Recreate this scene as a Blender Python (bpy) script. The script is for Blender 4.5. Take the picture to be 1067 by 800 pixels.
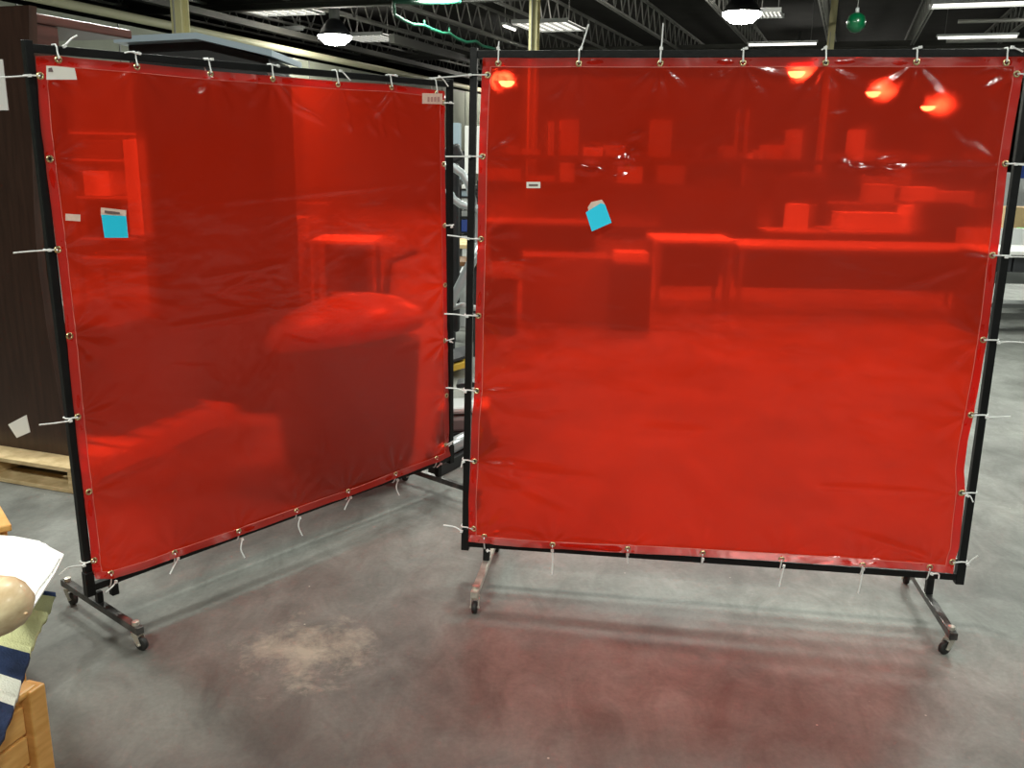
import bpy, bmesh, math, random
from mathutils import Vector, Matrix
random.seed(7)
S = bpy.context.scene
C = S.collection
for o in list(bpy.data.objects): bpy.data.objects.remove(o)

# ------------------------------------------------------------------ camera, world, lights, exposure
F, PITCH, ROLL, CH = 944.65, math.radians(14.394), math.radians(1.064), 1.655
dv = Vector((0, math.cos(PITCH), -math.sin(PITCH)))
r0 = Vector((1, 0, 0)); u0 = Vector((0, math.sin(PITCH), math.cos(PITCH)))
RV = r0*math.cos(ROLL) + u0*math.sin(ROLL); UV = -r0*math.sin(ROLL) + u0*math.cos(ROLL)
CAM = Vector((0, 0, CH))
cd = bpy.data.cameras.new('camera'); cam = bpy.data.objects.new('camera', cd); C.objects.link(cam)
cd.sensor_width = 36; cd.lens = 36*F/1067; cd.clip_end = 300; cd.clip_start = 0.05
m = Matrix((RV, UV, -dv)).transposed().to_4x4(); m.translation = CAM
cam.matrix_world = m
S.camera = cam
cd.dof.use_dof = False

w = bpy.data.worlds.new('world'); S.world = w; w.use_nodes = True
w.node_tree.nodes['Background'].inputs[0].default_value = (0.82, 0.9, 0.86, 1)
w.node_tree.nodes['Background'].inputs[1].default_value = 0.05

def lamp(name, loc, power, size=0.6, col=(1, 0.97, 0.9), rot=(0, 0, 0), sy=None):
    l = bpy.data.lights.new(name, 'AREA'); l.energy = power; l.color = col
    l.shape = 'RECTANGLE' if sy else 'DISK'; l.size = size
    if sy: l.size_y = sy
    o = bpy.data.objects.new(name, l); C.objects.link(o); o.location = loc; o.rotation_euler = rot
    return o
# the hall's high-bay lamps (above the frame) in a loose grid
GW = (0.96, 1.0, 0.90)
for loc, pw, sz in (((-0.05, 4.9, 4.9), 112, .55), ((3.9, 6.6, 4.9), 170, .9), ((1.8, 11.6, 4.9), 330, 1.3), ((6.0, 14.0, 4.9), 260, 1), ((-3.4, 9.5, 4.9), 330, 1),
                    ((-4.6, 5.3, 4.9), 300, .9), ((4.6, 1.2, 4.9), 110, .8), ((-2.4, -1.2, 4.9), 330, .8), ((1.6, -3.2, 4.9), 185, .8), ((5.4, -6.5, 4.9), 130, .8),
                    ((-1.5, 20.5, 4.9), 400, 1), ((12, 20.5, 4.9), 450, 1)):
    lamp('bay_light', loc, pw, sz, GW)

S.view_settings.view_transform = 'Standard'; S.view_settings.look = 'None'
S.view_settings.gamma = 1; S.view_settings.use_curve_mapping = False
S.view_settings.exposure = 0.05
S.cycles.max_bounces = 10; S.cycles.transparent_max_bounces = 24
S.cycles.sample_clamp_indirect = 6

# ------------------------------------------------------------------ placing helpers (survey of the room from the photograph)
def ray(px, py): return dv + RV*((px-533.5)/F) + UV*((400-py)/F)
def atz(px, py, z):
    v = ray(px, py); return CAM + v*((z-CH)/v.z)
def aty(px, py, y):
    v = ray(px, py); return CAM + v*(y/v.y)

# ------------------------------------------------------------------ materials
def mat(name, col, rough=0.5, metal=0.0, noise=0.0, nscale=8.0, bump=0.0, bscale=40.0, emis=0, coat=0, stretch=None, spec=0.5, col2=None):
    M = bpy.data.materials.new(name); M.use_nodes = True
    nt = M.node_tree; b = nt.nodes['Principled BSDF']
    b.inputs['Base Color'].default_value = (*col, 1); b.inputs['Roughness'].default_value = rough
    b.inputs['Metallic'].default_value = metal; b.inputs['Coat Weight'].default_value = coat
    b.inputs['Specular IOR Level'].default_value = spec
    if emis:
        b.inputs['Emission Color'].default_value = (*col, 1); b.inputs['Emission Strength'].default_value = emis
    tc = nt.nodes.new('ShaderNodeTexCoord'); vec = tc.outputs['Object']
    if stretch:
        mp = nt.nodes.new('ShaderNodeMapping'); mp.inputs['Scale'].default_value = stretch
        nt.links.new(vec, mp.inputs[0]); vec = mp.outputs[0]
    if noise or col2:
        n = nt.nodes.new('ShaderNodeTexNoise'); n.inputs['Scale'].default_value = nscale; n.inputs['Detail'].default_value = 6
        nt.links.new(vec, n.inputs['Vector'])
        cr = nt.nodes.new('ShaderNodeValToRGB')
        c2 = col2 or tuple(max(0, c*(1-noise)) for c in col)
        c1 = col if col2 else tuple(min(1, c*(1+noise*.6)) for c in col)
        cr.color_ramp.elements[0].color = (*c2, 1); cr.color_ramp.elements[1].color = (*c1, 1)
        cr.color_ramp.elements[0].position = .35; cr.color_ramp.elements[1].position = .68
        nt.links.new(n.outputs['Fac'], cr.inputs[0]); nt.links.new(cr.outputs[0], b.inputs['Base Color'])
    if bump:
        n2 = nt.nodes.new('ShaderNodeTexNoise'); n2.inputs['Scale'].default_value = bscale; n2.inputs['Detail'].default_value = 4
        nt.links.new(vec, n2.inputs['Vector'])
        bp = nt.nodes.new('ShaderNodeBump'); bp.inputs['Strength'].default_value = bump; bp.inputs['Distance'].default_value = .01
        nt.links.new(n2.outputs['Fac'], bp.inputs['Height']); nt.links.new(bp.outputs[0], b.inputs['Normal'])
    return M

def vinyl_mat(name='red_vinyl', dust_sheen=.018, rough=.13):
    M = bpy.data.materials.new(name); M.use_nodes = True
    nt = M.node_tree; N = nt.nodes; L = nt.links; N.clear()
    out = N.new('ShaderNodeOutputMaterial')
    tc = N.new('ShaderNodeTexCoord')
    # soft waves and fine creases of the sheet
    mp = N.new('ShaderNodeMapping'); mp.inputs['Scale'].default_value = (1, 1, 1.6)
    L.new(tc.outputs['Object'], mp.inputs[0])
    n1 = N.new('ShaderNodeTexNoise'); n1.inputs['Scale'].default_value = 2.6; n1.inputs['Detail'].default_value = 3; n1.inputs['Distortion'].default_value = .6
    n2 = N.new('ShaderNodeTexNoise'); n2.inputs['Scale'].default_value = 14; n2.inputs['Detail'].default_value = 3; n2.inputs['Roughness'].default_value = .55
    L.new(mp.outputs[0], n1.inputs['Vector']); L.new(mp.outputs[0], n2.inputs['Vector'])
    b1 = N.new('ShaderNodeBump'); b1.inputs['Strength'].default_value = .5; b1.inputs['Distance'].default_value = .03
    b2 = N.new('ShaderNodeBump'); b2.inputs['Strength'].default_value = .22; b2.inputs['Distance'].default_value = .008
    L.new(n1.outputs['Fac'], b1.inputs['Height']); L.new(n2.outputs['Fac'], b2.inputs['Height']); L.new(b1.outputs[0], b2.inputs['Normal'])
    tr = N.new('ShaderNodeBsdfTransparent'); tr.inputs[0].default_value = (0.97, 0.030, 0.010, 1)
    rf = N.new('ShaderNodeBsdfRefraction'); rf.inputs['Color'].default_value = (1, 0.035, 0.012, 1); rf.inputs['Roughness'].default_value = .42; rf.inputs['IOR'].default_value = 1.035
    df = N.new('ShaderNodeBsdfDiffuse'); df.inputs[0].default_value = (0.77, 0.040, 0.010, 1)
    tl = N.new('ShaderNodeBsdfTranslucent'); tl.inputs[0].default_value = (0.82, 0.026, 0.006, 1)
    gl = N.new('ShaderNodeBsdfGlossy'); gl.inputs['Roughness'].default_value = rough; gl.inputs[0].default_value = (1, 1, 1, 1)
    L.new(b2.outputs[0], gl.inputs['Normal']); L.new(b1.outputs[0], df.inputs['Normal'])
    m1 = N.new('ShaderNodeMixShader'); m1.inputs[0].default_value = .42; L.new(tr.outputs[0], m1.inputs[1]); L.new(rf.outputs[0], m1.inputs[2])
    m2 = N.new('ShaderNodeMixShader'); m2.inputs[0].default_value = .5; L.new(df.outputs[0], m2.inputs[1]); L.new(tl.outputs[0], m2.inputs[2])
    m3 = N.new('ShaderNodeMixShader'); m3.inputs[0].default_value = .36; L.new(m1.outputs[0], m3.inputs[1]); L.new(m2.outputs[0], m3.inputs[2])
    geo = N.new('ShaderNodeNewGeometry'); ir = N.new('ShaderNodeMapRange'); ir.inputs['To Min'].default_value = 1.5; ir.inputs['To Max'].default_value = 1/1.5
    L.new(geo.outputs['Backfacing'], ir.inputs['Value'])
    fr = N.new('ShaderNodeFresnel'); L.new(ir.outputs[0], fr.inputs[0]); L.new(b2.outputs[0], fr.inputs['Normal'])
    m4 = N.new('ShaderNodeMixShader'); L.new(fr.outputs[0], m4.inputs[0]); L.new(m3.outputs[0], m4.inputs[1]); L.new(gl.outputs[0], m4.inputs[2])
    # a faint film of dust; on the hem a pale lit sheen painted in
    du = N.new('ShaderNodeBsdfDiffuse'); du.inputs[0].default_value = (.55, .5, .47, 1)
    n3 = N.new('ShaderNodeTexNoise'); n3.inputs['Scale'].default_value = 1.7; n3.inputs['Detail'].default_value = 5; L.new(tc.outputs['Object'], n3.inputs['Vector'])
    mr = N.new('ShaderNodeMapRange'); mr.inputs['From Min'].default_value = .3; mr.inputs['From Max'].default_value = .75; mr.inputs['To Min'].default_value = .0; mr.inputs['To Max'].default_value = dust_sheen
    L.new(n3.outputs['Fac'], mr.inputs['Value'])
    m5 = N.new('ShaderNodeMixShader'); L.new(mr.outputs[0], m5.inputs[0]); L.new(m4.outputs[0], m5.inputs[1]); L.new(du.outputs[0], m5.inputs[2])
    L.new(m5.outputs[0], out.inputs[0])
    return M

def floor_mat():
    M = bpy.data.materials.new('polished_concrete'); M.use_nodes = True
    nt = M.node_tree; N = nt.nodes; L = nt.links; b = N['Principled BSDF']
    tc = N.new('ShaderNodeTexCoord')
    def noise(s, d, r=.6, dist=0, sc=None):
        n = N.new('ShaderNodeTexNoise'); n.inputs['Scale'].default_value = s; n.inputs['Detail'].default_value = d
        n.inputs['Roughness'].default_value = r; n.inputs['Distortion'].default_value = dist
        v = tc.outputs['Object']
        if sc:
            mp = N.new('ShaderNodeMapping'); mp.inputs['Scale'].default_value = sc; L.new(v, mp.inputs[0]); v = mp.outputs[0]
        L.new(v, n.inputs['Vector']); return n.outputs['Fac']
    def ramp(f, a, b_, ca, cb):
        r = N.new('ShaderNodeValToRGB'); r.color_ramp.elements[0].position = a; r.color_ramp.elements[1].position = b_
        r.color_ramp.elements[0].color = (*ca, 1); r.color_ramp.elements[1].color = (*cb, 1); L.new(f, r.inputs[0]); return r.outputs[0]
    def mix(t, f, a, b_):
        x = N.new('ShaderNodeMix'); x.data_type = 'RGBA'; x.blend_type = t
        if isinstance(f, float): x.inputs[0].default_value = f
        else: L.new(f, x.inputs[0])
        L.new(a, x.inputs[6]); L.new(b_, x.inputs[7]); return x.outputs[2]
    base = ramp(noise(1.1, 8, .62, .5), .3, .72, (0.115, 0.118, 0.115), (0.28, 0.285, 0.275))
    sm = ramp(noise(6, 8, .7, .8, (1, .55, 1)), .3, .75, (.58, .57, .56), (1.18, 1.18, 1.17))
    fine = ramp(noise(60, 4), .3, .7, (.88, .88, .88), (1.08, 1.08, 1.08))
    c = mix('MULTIPLY', 1.0, base, sm); c = mix('MULTIPLY', 1.0, c, fine)
    # shade painted into the floor: darker towards the front, lighter back and right
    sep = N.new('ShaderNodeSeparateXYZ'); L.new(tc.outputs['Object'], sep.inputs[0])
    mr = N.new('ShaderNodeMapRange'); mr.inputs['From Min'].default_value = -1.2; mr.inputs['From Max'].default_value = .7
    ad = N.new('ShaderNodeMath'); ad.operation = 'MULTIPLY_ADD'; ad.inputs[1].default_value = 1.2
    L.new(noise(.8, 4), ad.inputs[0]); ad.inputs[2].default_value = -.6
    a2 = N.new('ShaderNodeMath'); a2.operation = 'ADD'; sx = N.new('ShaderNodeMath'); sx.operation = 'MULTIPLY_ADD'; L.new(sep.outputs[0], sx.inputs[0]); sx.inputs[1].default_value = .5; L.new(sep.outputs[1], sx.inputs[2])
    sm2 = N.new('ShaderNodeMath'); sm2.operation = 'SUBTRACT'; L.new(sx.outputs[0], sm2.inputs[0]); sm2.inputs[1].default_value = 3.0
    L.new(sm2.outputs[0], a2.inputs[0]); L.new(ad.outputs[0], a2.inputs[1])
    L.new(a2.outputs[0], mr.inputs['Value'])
    floor_shade = ramp(mr.outputs[0], 0, 1, (.53, .51, .485), (1.12, 1.14, 1.11))
    c = mix('MULTIPLY', 1.0, c, floor_shade)
    # scuffed, bleached patch of bare cement in front of the screens
    pt = atz(318, 678, 0)
    vd = N.new('ShaderNodeVectorMath'); vd.operation = 'DISTANCE'; mp = N.new('ShaderNodeMapping')
    mp.inputs['Scale'].default_value = (1.0, 1.0, 1); L.new(tc.outputs['Object'], mp.inputs[0]); L.new(mp.outputs[0], vd.inputs[0]); vd.inputs[1].default_value = (pt.x, pt.y, 0)
    ns = noise(7, 8, .75, .3)
    s2 = N.new('ShaderNodeMath'); s2.operation = 'MULTIPLY_ADD'; s2.inputs[1].default_value = -.9; L.new(ns, s2.inputs[0]); s2.inputs[2].default_value = .54
    s3 = N.new('ShaderNodeMath'); s3.operation = 'ADD'; L.new(vd.outputs['Value'], s3.inputs[0]); L.new(s2.outputs[0], s3.inputs[1])
    pf = ramp(s3.outputs[0], .06, .30, (.6, .6, .6), (0, 0, 0))
    rgb = N.new('ShaderNodeRGB'); rgb.outputs[0].default_value = (.46, .43, .34, 1)
    c = mix('MIX', pf, c, rgb.outputs[0])
    # small light chips
    vo = N.new('ShaderNodeTexVoronoi'); vo.inputs['Scale'].default_value = 7; L.new(tc.outputs['Object'], vo.inputs['Vector'])
    ch = ramp(vo.outputs['Distance'], .018, .03, (.8, .8, .8), (0, 0, 0))
    rg2 = N.new('ShaderNodeRGB'); rg2.outputs[0].default_value = (.5, .48, .42, 1)
    c = mix('MIX', ch, c, rg2.outputs[0])
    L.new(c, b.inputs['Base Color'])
    rr = ramp(noise(2.5, 6), .3, .7, (.46, .46, .46), (.62, .62, .62)); L.new(rr, b.inputs['Roughness'])
    bp = N.new('ShaderNodeBump'); bp.inputs['Strength'].default_value = .12; bp.inputs['Distance'].default_value = .004
    L.new(noise(25, 6), bp.inputs['Height']); L.new(bp.outputs[0], b.inputs['Normal'])
    return M

VIN = vinyl_mat(); VIN_HEM = vinyl_mat('vinyl_hem_sheen', .07, .28)  # hem's stronger pale film paints in the light caught by its border
M_BLACK = mat('black_painted_steel', (0.006, 0.0065, 0.007), .42, 0.0, .3, 20, .1, 60, spec=.28)
M_BAR = mat('scuffed_foot_bar', (0.16, 0.155, 0.15), .32, .6, col2=(0.03, 0.03, 0.03), nscale=14, stretch=(1, 1, 1))
M_BARE = mat('worn_bare_steel', (0.55, 0.52, 0.46), .35, .5, .3, 25)
M_ZINC = mat('zinc', (0.62, 0.60, 0.54), .42, .8)
M_RUB = mat('black_rubber', (0.012, 0.012, 0.012), .6)
M_TIE = mat('white_nylon', (0.83, 0.84, 0.84), .4)
M_BRASS = mat('brass', (0.72, 0.60, 0.34), .28, 1.0)
M_STITCH = mat('pink_thread', (0.62, 0.14, 0.11), .6)
M_BLUE = mat('blue_note_paper', (0.01, 0.66, 0.95), .7)
M_LABEL = mat('pink_printed_label', (0.85, 0.62, 0.52), .6, noise=.08, nscale=60)
M_WHITELAB = mat('white_label', (0.85, 0.82, 0.76), .6)
M_INK = mat('printing_ink', (0.18, 0.12, 0.12), .7)
M_PAPER = mat('white_paper', (0.88, 0.88, 0.86), .7)
M_BROWN = mat('dark_walnut_laminate', (0.052, 0.026, 0.018), .33, col2=(0.034, 0.017, 0.012), nscale=5, stretch=(8, 8, .7))
M_REDBRN = mat('red_brown_laminate', (0.10, 0.03, 0.022), .35, col2=(0.06, 0.018, 0.012), nscale=5, stretch=(1, 1, 6))
M_OAKEDGE = mat('brown_wood_edge', (0.20, 0.09, 0.03), .45, col2=(0.07, 0.03, 0.01), nscale=6, stretch=(6, 6, 1))
M_PALLET = mat('pallet_pine', (0.72, 0.56, 0.32), .7, col2=(0.5, 0.36, 0.18), nscale=7, stretch=(2, 2, 9), bump=.3)
M_MAPLE = mat('honey_maple', (0.82, 0.46, 0.15), .4, col2=(0.68, 0.34, 0.09), nscale=5, stretch=(3, 3, 14))
M_TAN = mat('pale_tan_wood', (0.84, 0.70, 0.45), .35, col2=(0.62, 0.45, 0.26), nscale=6, stretch=(8, 2, 8), coat=.2)
M_NAVY = mat('navy_cloth', (0.018, 0.035, 0.10), .9, noise=.4, nscale=30, bump=.3, bscale=300)
M_YEL = mat('pale_yellow_cloth', (0.80, 0.80, 0.44), .9, noise=.1, nscale=20, bump=.3, bscale=300)
M_CREAM = mat('cream_cloth', (0.85, 0.84, 0.74), .9, noise=.1, bump=.3, bscale=300)
M_WALL = mat('pale_green_grey_wall', (0.30, 0.32, 0.26), .7, noise=.08, nscale=2)
M_DARKWALL = mat('dark_far_wall', (0.05, 0.05, 0.045), .8, noise=.3, nscale=1)
M_DECK = mat('black_roof_deck', (0.022, 0.021, 0.018), .85, noise=.3, nscale=1.5)
M_JOIST = mat('grey_joist_steel', (0.34, 0.34, 0.32), .5, .3)
M_BEAM = mat('dark_girder', (0.085, 0.085, 0.075), .6)
M_PIPE = mat('cream_pipe', (0.62, 0.60, 0.42), .45)
M_COL = mat('cream_painted_column', (0.60, 0.55, 0.30), .5, noise=.08, nscale=5)
M_LAMP = mat('lamp_glow', (1.0, 0.96, 0.86), .5, emis=90)
M_TUBE = mat('tube_glow', (1.0, 0.97, 0.88), .5, emis=2.4)
M_SKYL = mat('louvred_light_panel', (1.0, 0.96, 0.86), .5, emis=1.4)
M_GREEN = mat('green_garland', (0.008, 0.10, 0.055), .5, noise=.4, nscale=60)
M_DKGREEN = mat('dark_green_shade', (0.0, 0.10, 0.035), .3, coat=.4)
M_CHAR = mat('charcoal_panel', (0.035, 0.037, 0.042), .5, noise=.15)
M_BLUGREY = mat('blue_grey_metal', (0.30, 0.38, 0.44), .4, .2)
M_GREY = mat('grey_metal', (0.25, 0.26, 0.26), .45, .2)
M_LTGREY = mat('light_grey_plastic', (0.55, 0.57, 0.57), .35)
M_SILV = mat('silver_tube', (0.50, 0.54, 0.56), .28, .5)
M_WHITE = mat('white_laminate', (0.85, 0.85, 0.83), .4)
M_BLKPL = mat('black_plastic', (0.015, 0.016, 0.018), .4)
M_YEL2 = mat('yellow_plastic', (0.75, 0.50, 0.06), .45)
M_NAVYP = mat('navy_plastic', (0.02, 0.05, 0.22), .4)
M_CARD = mat('cardboard', (0.50, 0.34, 0.19), .8, noise=.1)
M_LIME = mat('lime_green_box', (0.25, 0.62, 0.22), .5)

# ------------------------------------------------------------------ mesh helpers
class MB:
    def __init__(s): s.v = []; s.f = []; s.m = []
    def add(s, vs, fs, mi=0):
        n = len(s.v); s.v += [Vector(v) for v in vs]
        for f in fs: s.f.append([n+i for i in f]); s.m.append(mi)
        return s
    def box(s, a, b, mi=0, T=None):
        x0, y0, z0 = a; x1, y1, z1 = b
        vs = [Vector(p) for p in ((x0,y0,z0),(x1,y0,z0),(x1,y1,z0),(x0,y1,z0),(x0,y0,z1),(x1,y0,z1),(x1,y1,z1),(x0,y1,z1))]
        if T: vs = [T(v) for v in vs]
        return s.add(vs, [(0,3,2,1),(4,5,6,7),(0,1,5,4),(1,2,6,5),(2,3,7,6),(3,0,4,7)], mi)
    def bar(s, p, q, w, h=None, mi=0, up=Vector((0,0,1))):
        p = Vector(p); q = Vector(q); h = h or w
        d = (q-p).normalized(); a = d.cross(up)
        if a.length < 1e-4: a = d.cross(Vector((0,1,0)))
        a.normalize(); b = a.cross(d).normalized()
        a = a*(w/2); b = b*(h/2)
        vs = [p-a-b, p+a-b, p+a+b, p-a+b, q-a-b, q+a-b, q+a+b, q-a+b]
        return s.add(vs, [(0,1,2,3),(7,6,5,4),(0,4,5,1),(1,5,6,2),(2,6,7,3),(3,7,4,0)], mi)
    def tube(s, pts, r, n=8, mi=0, flat=1.0, caps=True):
        pts = [Vector(p) for p in pts]; rings = []
        prev = None
        for i, p in enumerate(pts):
            d = (pts[min(i+1, len(pts)-1)] - pts[max(i-1, 0)]).normalized()
            if prev is None:
                a = d.cross(Vector((0,0,1)))
                if a.length < .05: a = d.cross(Vector((0,1,0)))
            else: a = prev - d*prev.dot(d)
            a.normalize(); prev = a; b = d.cross(a)
            rr = r[i] if isinstance(r, (list, tuple)) else r
            rings.append([p + a*(math.cos(2*math.pi*k/n)*rr) + b*(math.sin(2*math.pi*k/n)*rr*flat) for k in range(n)])
        vs = [v for R in rings for v in R]; fs = []
        for i in range(len(pts)-1):
            for k in range(n): fs.append((i*n+k, i*n+(k+1)%n, (i+1)*n+(k+1)%n, (i+1)*n+k))
        if caps: fs.append(tuple(range(n))[::-1]); fs.append(tuple((len(pts)-1)*n+k for k in range(n)))
        return s.add(vs, fs, mi)
    def lathe(s, prof, c, n=24, mi=0, axis='z', T=None, sx=1, sy=1):
        vs = []
        for r, z in prof:
            for k in range(n):
                a = 2*math.pi*k/n
                p = Vector((r*math.cos(a)*sx, r*math.sin(a)*sy, z))
                if axis == 'x': p = Vector((p.z, p.x, p.y))
                if axis == 'y': p = Vector((p.x, p.z, p.y))
                p += Vector(c)
                vs.append(T(p) if T else p)
        fs = []
        for i in range(len(prof)-1):
            for k in range(n): fs.append((i*n+k, i*n+(k+1)%n, (i+1)*n+(k+1)%n, (i+1)*n+k))
        if prof[0][0] > 1e-5: fs.append(tuple(range(n))[::-1])
        if prof[-1][0] > 1e-5: fs.append(tuple((len(prof)-1)*n+k for k in range(n)))
        return s.add(vs, fs, mi)
    def build(s, name, mats, parent=None, smooth=False, bevel=0, origin=None):
        me = bpy.data.meshes.new(name)
        pm = parent.matrix_basis if parent else Matrix()
        off = Vector(origin) if origin is not None else Vector((0,0,0))
        if parent is not None:
            wm = Matrix(); p = parent
            while p: wm = p.matrix_basis @ wm; p = p.parent
            inv = wm.inverted(); vs = [inv @ v for v in s.v]
        else: vs = [v-off for v in s.v]
        me.from_pydata(vs, [], s.f)
        for m_ in (mats if isinstance(mats, (list, tuple)) else [mats]): me.materials.append(m_)
        for p, mi in zip(me.polygons, s.m): p.material_index = mi; p.use_smooth = smooth
        bm = bmesh.new(); bm.from_mesh(me); bmesh.ops.remove_doubles(bm, verts=bm.verts, dist=1e-6)
        bmesh.ops.recalc_face_normals(bm, faces=bm.faces); bm.to_mesh(me); bm.free()
        o = bpy.data.objects.new(name, me); C.objects.link(o)
        if parent: o.parent = parent
        else: o.location = off
        if bevel:
            b = o.modifiers.new('bevel', 'BEVEL'); b.width = bevel; b.segments = 2; b.limit_method = 'ANGLE'
        return o
def tag(o, label=None, cat=None, group=None, kind=None):
    if label: o['label'] = label
    if cat: o['category'] = cat
    if group: o['group'] = group
    if kind: o['kind'] = kind
    return o
def thing(name, loc, label, cat, group=None, rz=0):
    o = bpy.data.objects.new(name, None); C.objects.link(o); o.location = loc; o.rotation_euler = (0, 0, rz); o.empty_display_size = .1
    return tag(o, label, cat, group)
def box(a, b, T=None): return MB().box(a, b, 0, T)
def xf(loc, rz):
    c, s_ = math.cos(rz), math.sin(rz); L = Vector(loc)
    return lambda v: L + Vector((v.x*c - v.y*s_, v.x*s_ + v.y*c, v.z))

# ------------------------------------------------------------------ the hall
AZ = math.radians(19.7)                      # bay direction of the roof steel
D1 = Vector((math.sin(AZ), math.cos(AZ), 0)); D2 = Vector((math.cos(AZ), -math.sin(AZ), 0))
def hall(a, b, z): return D1*a + D2*b + Vector((0, 0, z))
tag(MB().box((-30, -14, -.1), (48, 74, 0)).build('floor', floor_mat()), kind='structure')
CZ = 5.9
tag(MB().box((-30, -14, CZ), (48, 74, CZ+.1)).build('ceiling', M_DECK), kind='structure')
tag(MB().box((-30, 74, 0), (48, 74.2, CZ)).build('wall_back', M_DARKWALL), kind='structure')
tag(MB().box((48, -14, 0), (48.2, 74, CZ)).build('wall_right', M_WALL), kind='structure')
tag(MB().box((-30, -14.2, 0), (48, -14, CZ)).build('wall_front', M_WALL), kind='structure')
# pale partition wall running back along the left, a cream pipe along its top
wq0 = atz(201, 31.5, 4.05); wq1 = atz(396, 72, 4.05); wd = (wq1-wq0); wd.z = 0; wd.normalize(); wn = Vector((wd.y, -wd.x, 0))
P0 = Vector((wq0.x, wq0.y, 0)) - wn*.18
mb = MB(); A = P0 - wd*22; B = P0 + wd*46
mb.bar((A.x, A.y, 1.95), (B.x, B.y, 1.95), .2, 3.9)
tag(mb.build('wall_left', M_WALL), kind='structure')
mb = MB()
for k in range(19):
    q = P0 - wd*12 + wd*(k*2.44) + wn*.101
    mb.bar((q.x, q.y, .0), (q.x, q.y, 3.9), .035, .03, up=Vector((0,1,0)))
tag(mb.build('trim_1', M_GREY), kind='structure')
mb = MB(); q0 = A + wn*.18; q1 = B + wn*.18
mb.tube([(q0.x, q0.y, 4.05), (q1.x, q1.y, 4.05)], .085, 10)
tag(mb.build('pipe', M_PIPE, smooth=True), 'long cream pipe running along the top of the pale left wall', 'pipe')
mb = MB(); mb.bar((A.x, A.y, 4.50), (B.x, B.y, 4.50), .2, .14)
tag(mb.build('trim_2', M_BEAM), kind='structure')

# open-web roof joists and girders
n_tr = 3
for k, b in enumerate([-17.8, -15.4, -13, -10.6, -8.2, -5.8, -3.4, -1.0, 1.4, 3.8, 6.2, 8.6, 11, 13.4, 15.8, 18.2]):
    mb = MB(); a0, a1 = 8, 56
    for zz in (5.05, 5.75):
        mb.bar(hall(a0, b-.035, zz), hall(a1, b-.035, zz), .04, .05); mb.bar(hall(a0, b+.035, zz), hall(a1, b+.035, zz), .04, .05)
    a = a0; up = True
    while a < a1-.5:
        mb.bar(hall(a, b, 5.07 if up else 5.73), hall(a+.42, b, 5.73 if up else 5.07), .03); a += .42; up = not up
    tag(mb.build('trim_%d' % n_tr, M_JOIST), kind='structure'); n_tr += 1
for a in (20, 32, 44, 56):
    mb = MB(); mb.bar(hall(a, -20, 4.86), hall(a, 34, 4.86), .2, .03); mb.bar(hall(a, -20, 5.02), hall(a, 34, 5.02), .03, .32); mb.bar(hall(a, -20, 5.0), hall(a, 34, 5.0), .18, .03)
    tag(mb.build('trim_%d' % n_tr, M_BEAM), kind='structure'); n_tr += 1
for a, z, r, mt in ((24.6, 4.75, .045, M_JOIST), (27.2, 4.6, .04, M_JOIST), (30.5, 4.72, .05, M_JOIST), (37, 4.5, .06, M_JOIST)):
    mb = MB(); mb.tube([hall(a, 2, z), hall(a, 34, z)], r, 8)
    tag(mb.build('conduit_pipe', mt, smooth=True), {24.6: 'thin grey conduit crossing under the roof, nearest of four', 27.2: 'thin grey conduit crossing under the roof, second nearest',
        30.5: 'thin grey conduit crossing under the roof, third from the front', 37: 'farthest and lowest grey conduit crossing under the roof'}[a], 'pipe')
mb = MB(); mb.bar(aty(408, 40, 24), aty(492, 63, 36), .14, .22)
tag(mb.build('trim_%d' % n_tr, M_BEAM), kind='structure'); n_tr += 1

def column(px, y, half, label):
    p = aty(px, 20, y); p.z = 0; t = thing('steel_column', p, label, 'column', rz=-AZ)
    T = lambda v: p + D2*v.x + D1*v.y + Vector((0,0,v.z))
    mb = MB(); mb.box((-half, -half, 0), (half, -half+.02, CZ), 0, T); mb.box((-half, half-.02, 0), (half, half, CZ), 0, T); mb.box((-.012, -half+.02, 0), (.012, half-.02, CZ), 0, T)
    mb.build('beam_flange', M_COL, t)
    MB().box((-half*1.5, -half*1.5, 0), (half*1.5, half*1.5, .025), 0, T).build('base_plate', M_COL, t)
    MB().box((-half*.35, -half-.03, 0), (-half*.2, -half, CZ-1), 0, T).build('conduit', M_JOIST, t)
column(188, 15.3, .098, 'cream painted steel column rising behind the left red screen')
column(557, 20.5, .092, 'cream painted steel column showing above and through the right red screen')
column(868, 26, .09, 'far cream steel column dim behind right red screen, below round lamps')

# ---- lamps under the roof
def high_bay(px, py, y, r, label, tilt=0, reach=1.6):
    p = aty(px, py, y); t = thing('high_bay_lamp', p, label, 'lamp')
    mb = MB(); mb.lathe([(r*.25, .42), (r*.45, .36), (r*.8, .16), (r, .02), (r*.97, .0), (r*.78, .14), (r*.42, .33)], p, 20)
    mb.build('reflector', M_BLKPL, t, smooth=True)
    mb = MB(); mb.lathe([(0, -.22), (r*.6, -.18), (r*.98, -.04), (r*1.0, .01), (r*.9, .015), (0, .015)], p, 20); mb.build('lens', M_LAMP, t, smooth=True)
    mb = MB(); mb.lathe([(.13, .40), (.13, .72), (.05, .76), (.05, CZ-p.z)], p, 12); mb.build('ballast_housing', M_GREY, t, smooth=True)
    return t
high_bay(349, 38, 24, .42, 'bright oval high bay lamp above the left red screen')
high_bay(773, 14, 21, .42, 'bright high bay lamp above the right red screen')
high_bay(528, 85, 38, .32, 'lamp glowing yellow through the top left corner of right screen')
high_bay(830, 75, 34, .30, 'leftmost of the three yellow lamps through right screen')
high_bay(910, 96, 40, .30, 'middle of the three yellow lamps through right screen')
high_bay(967, 111, 46, .34, 'rightmost and lowest of the three yellow lamps through right screen')

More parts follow.
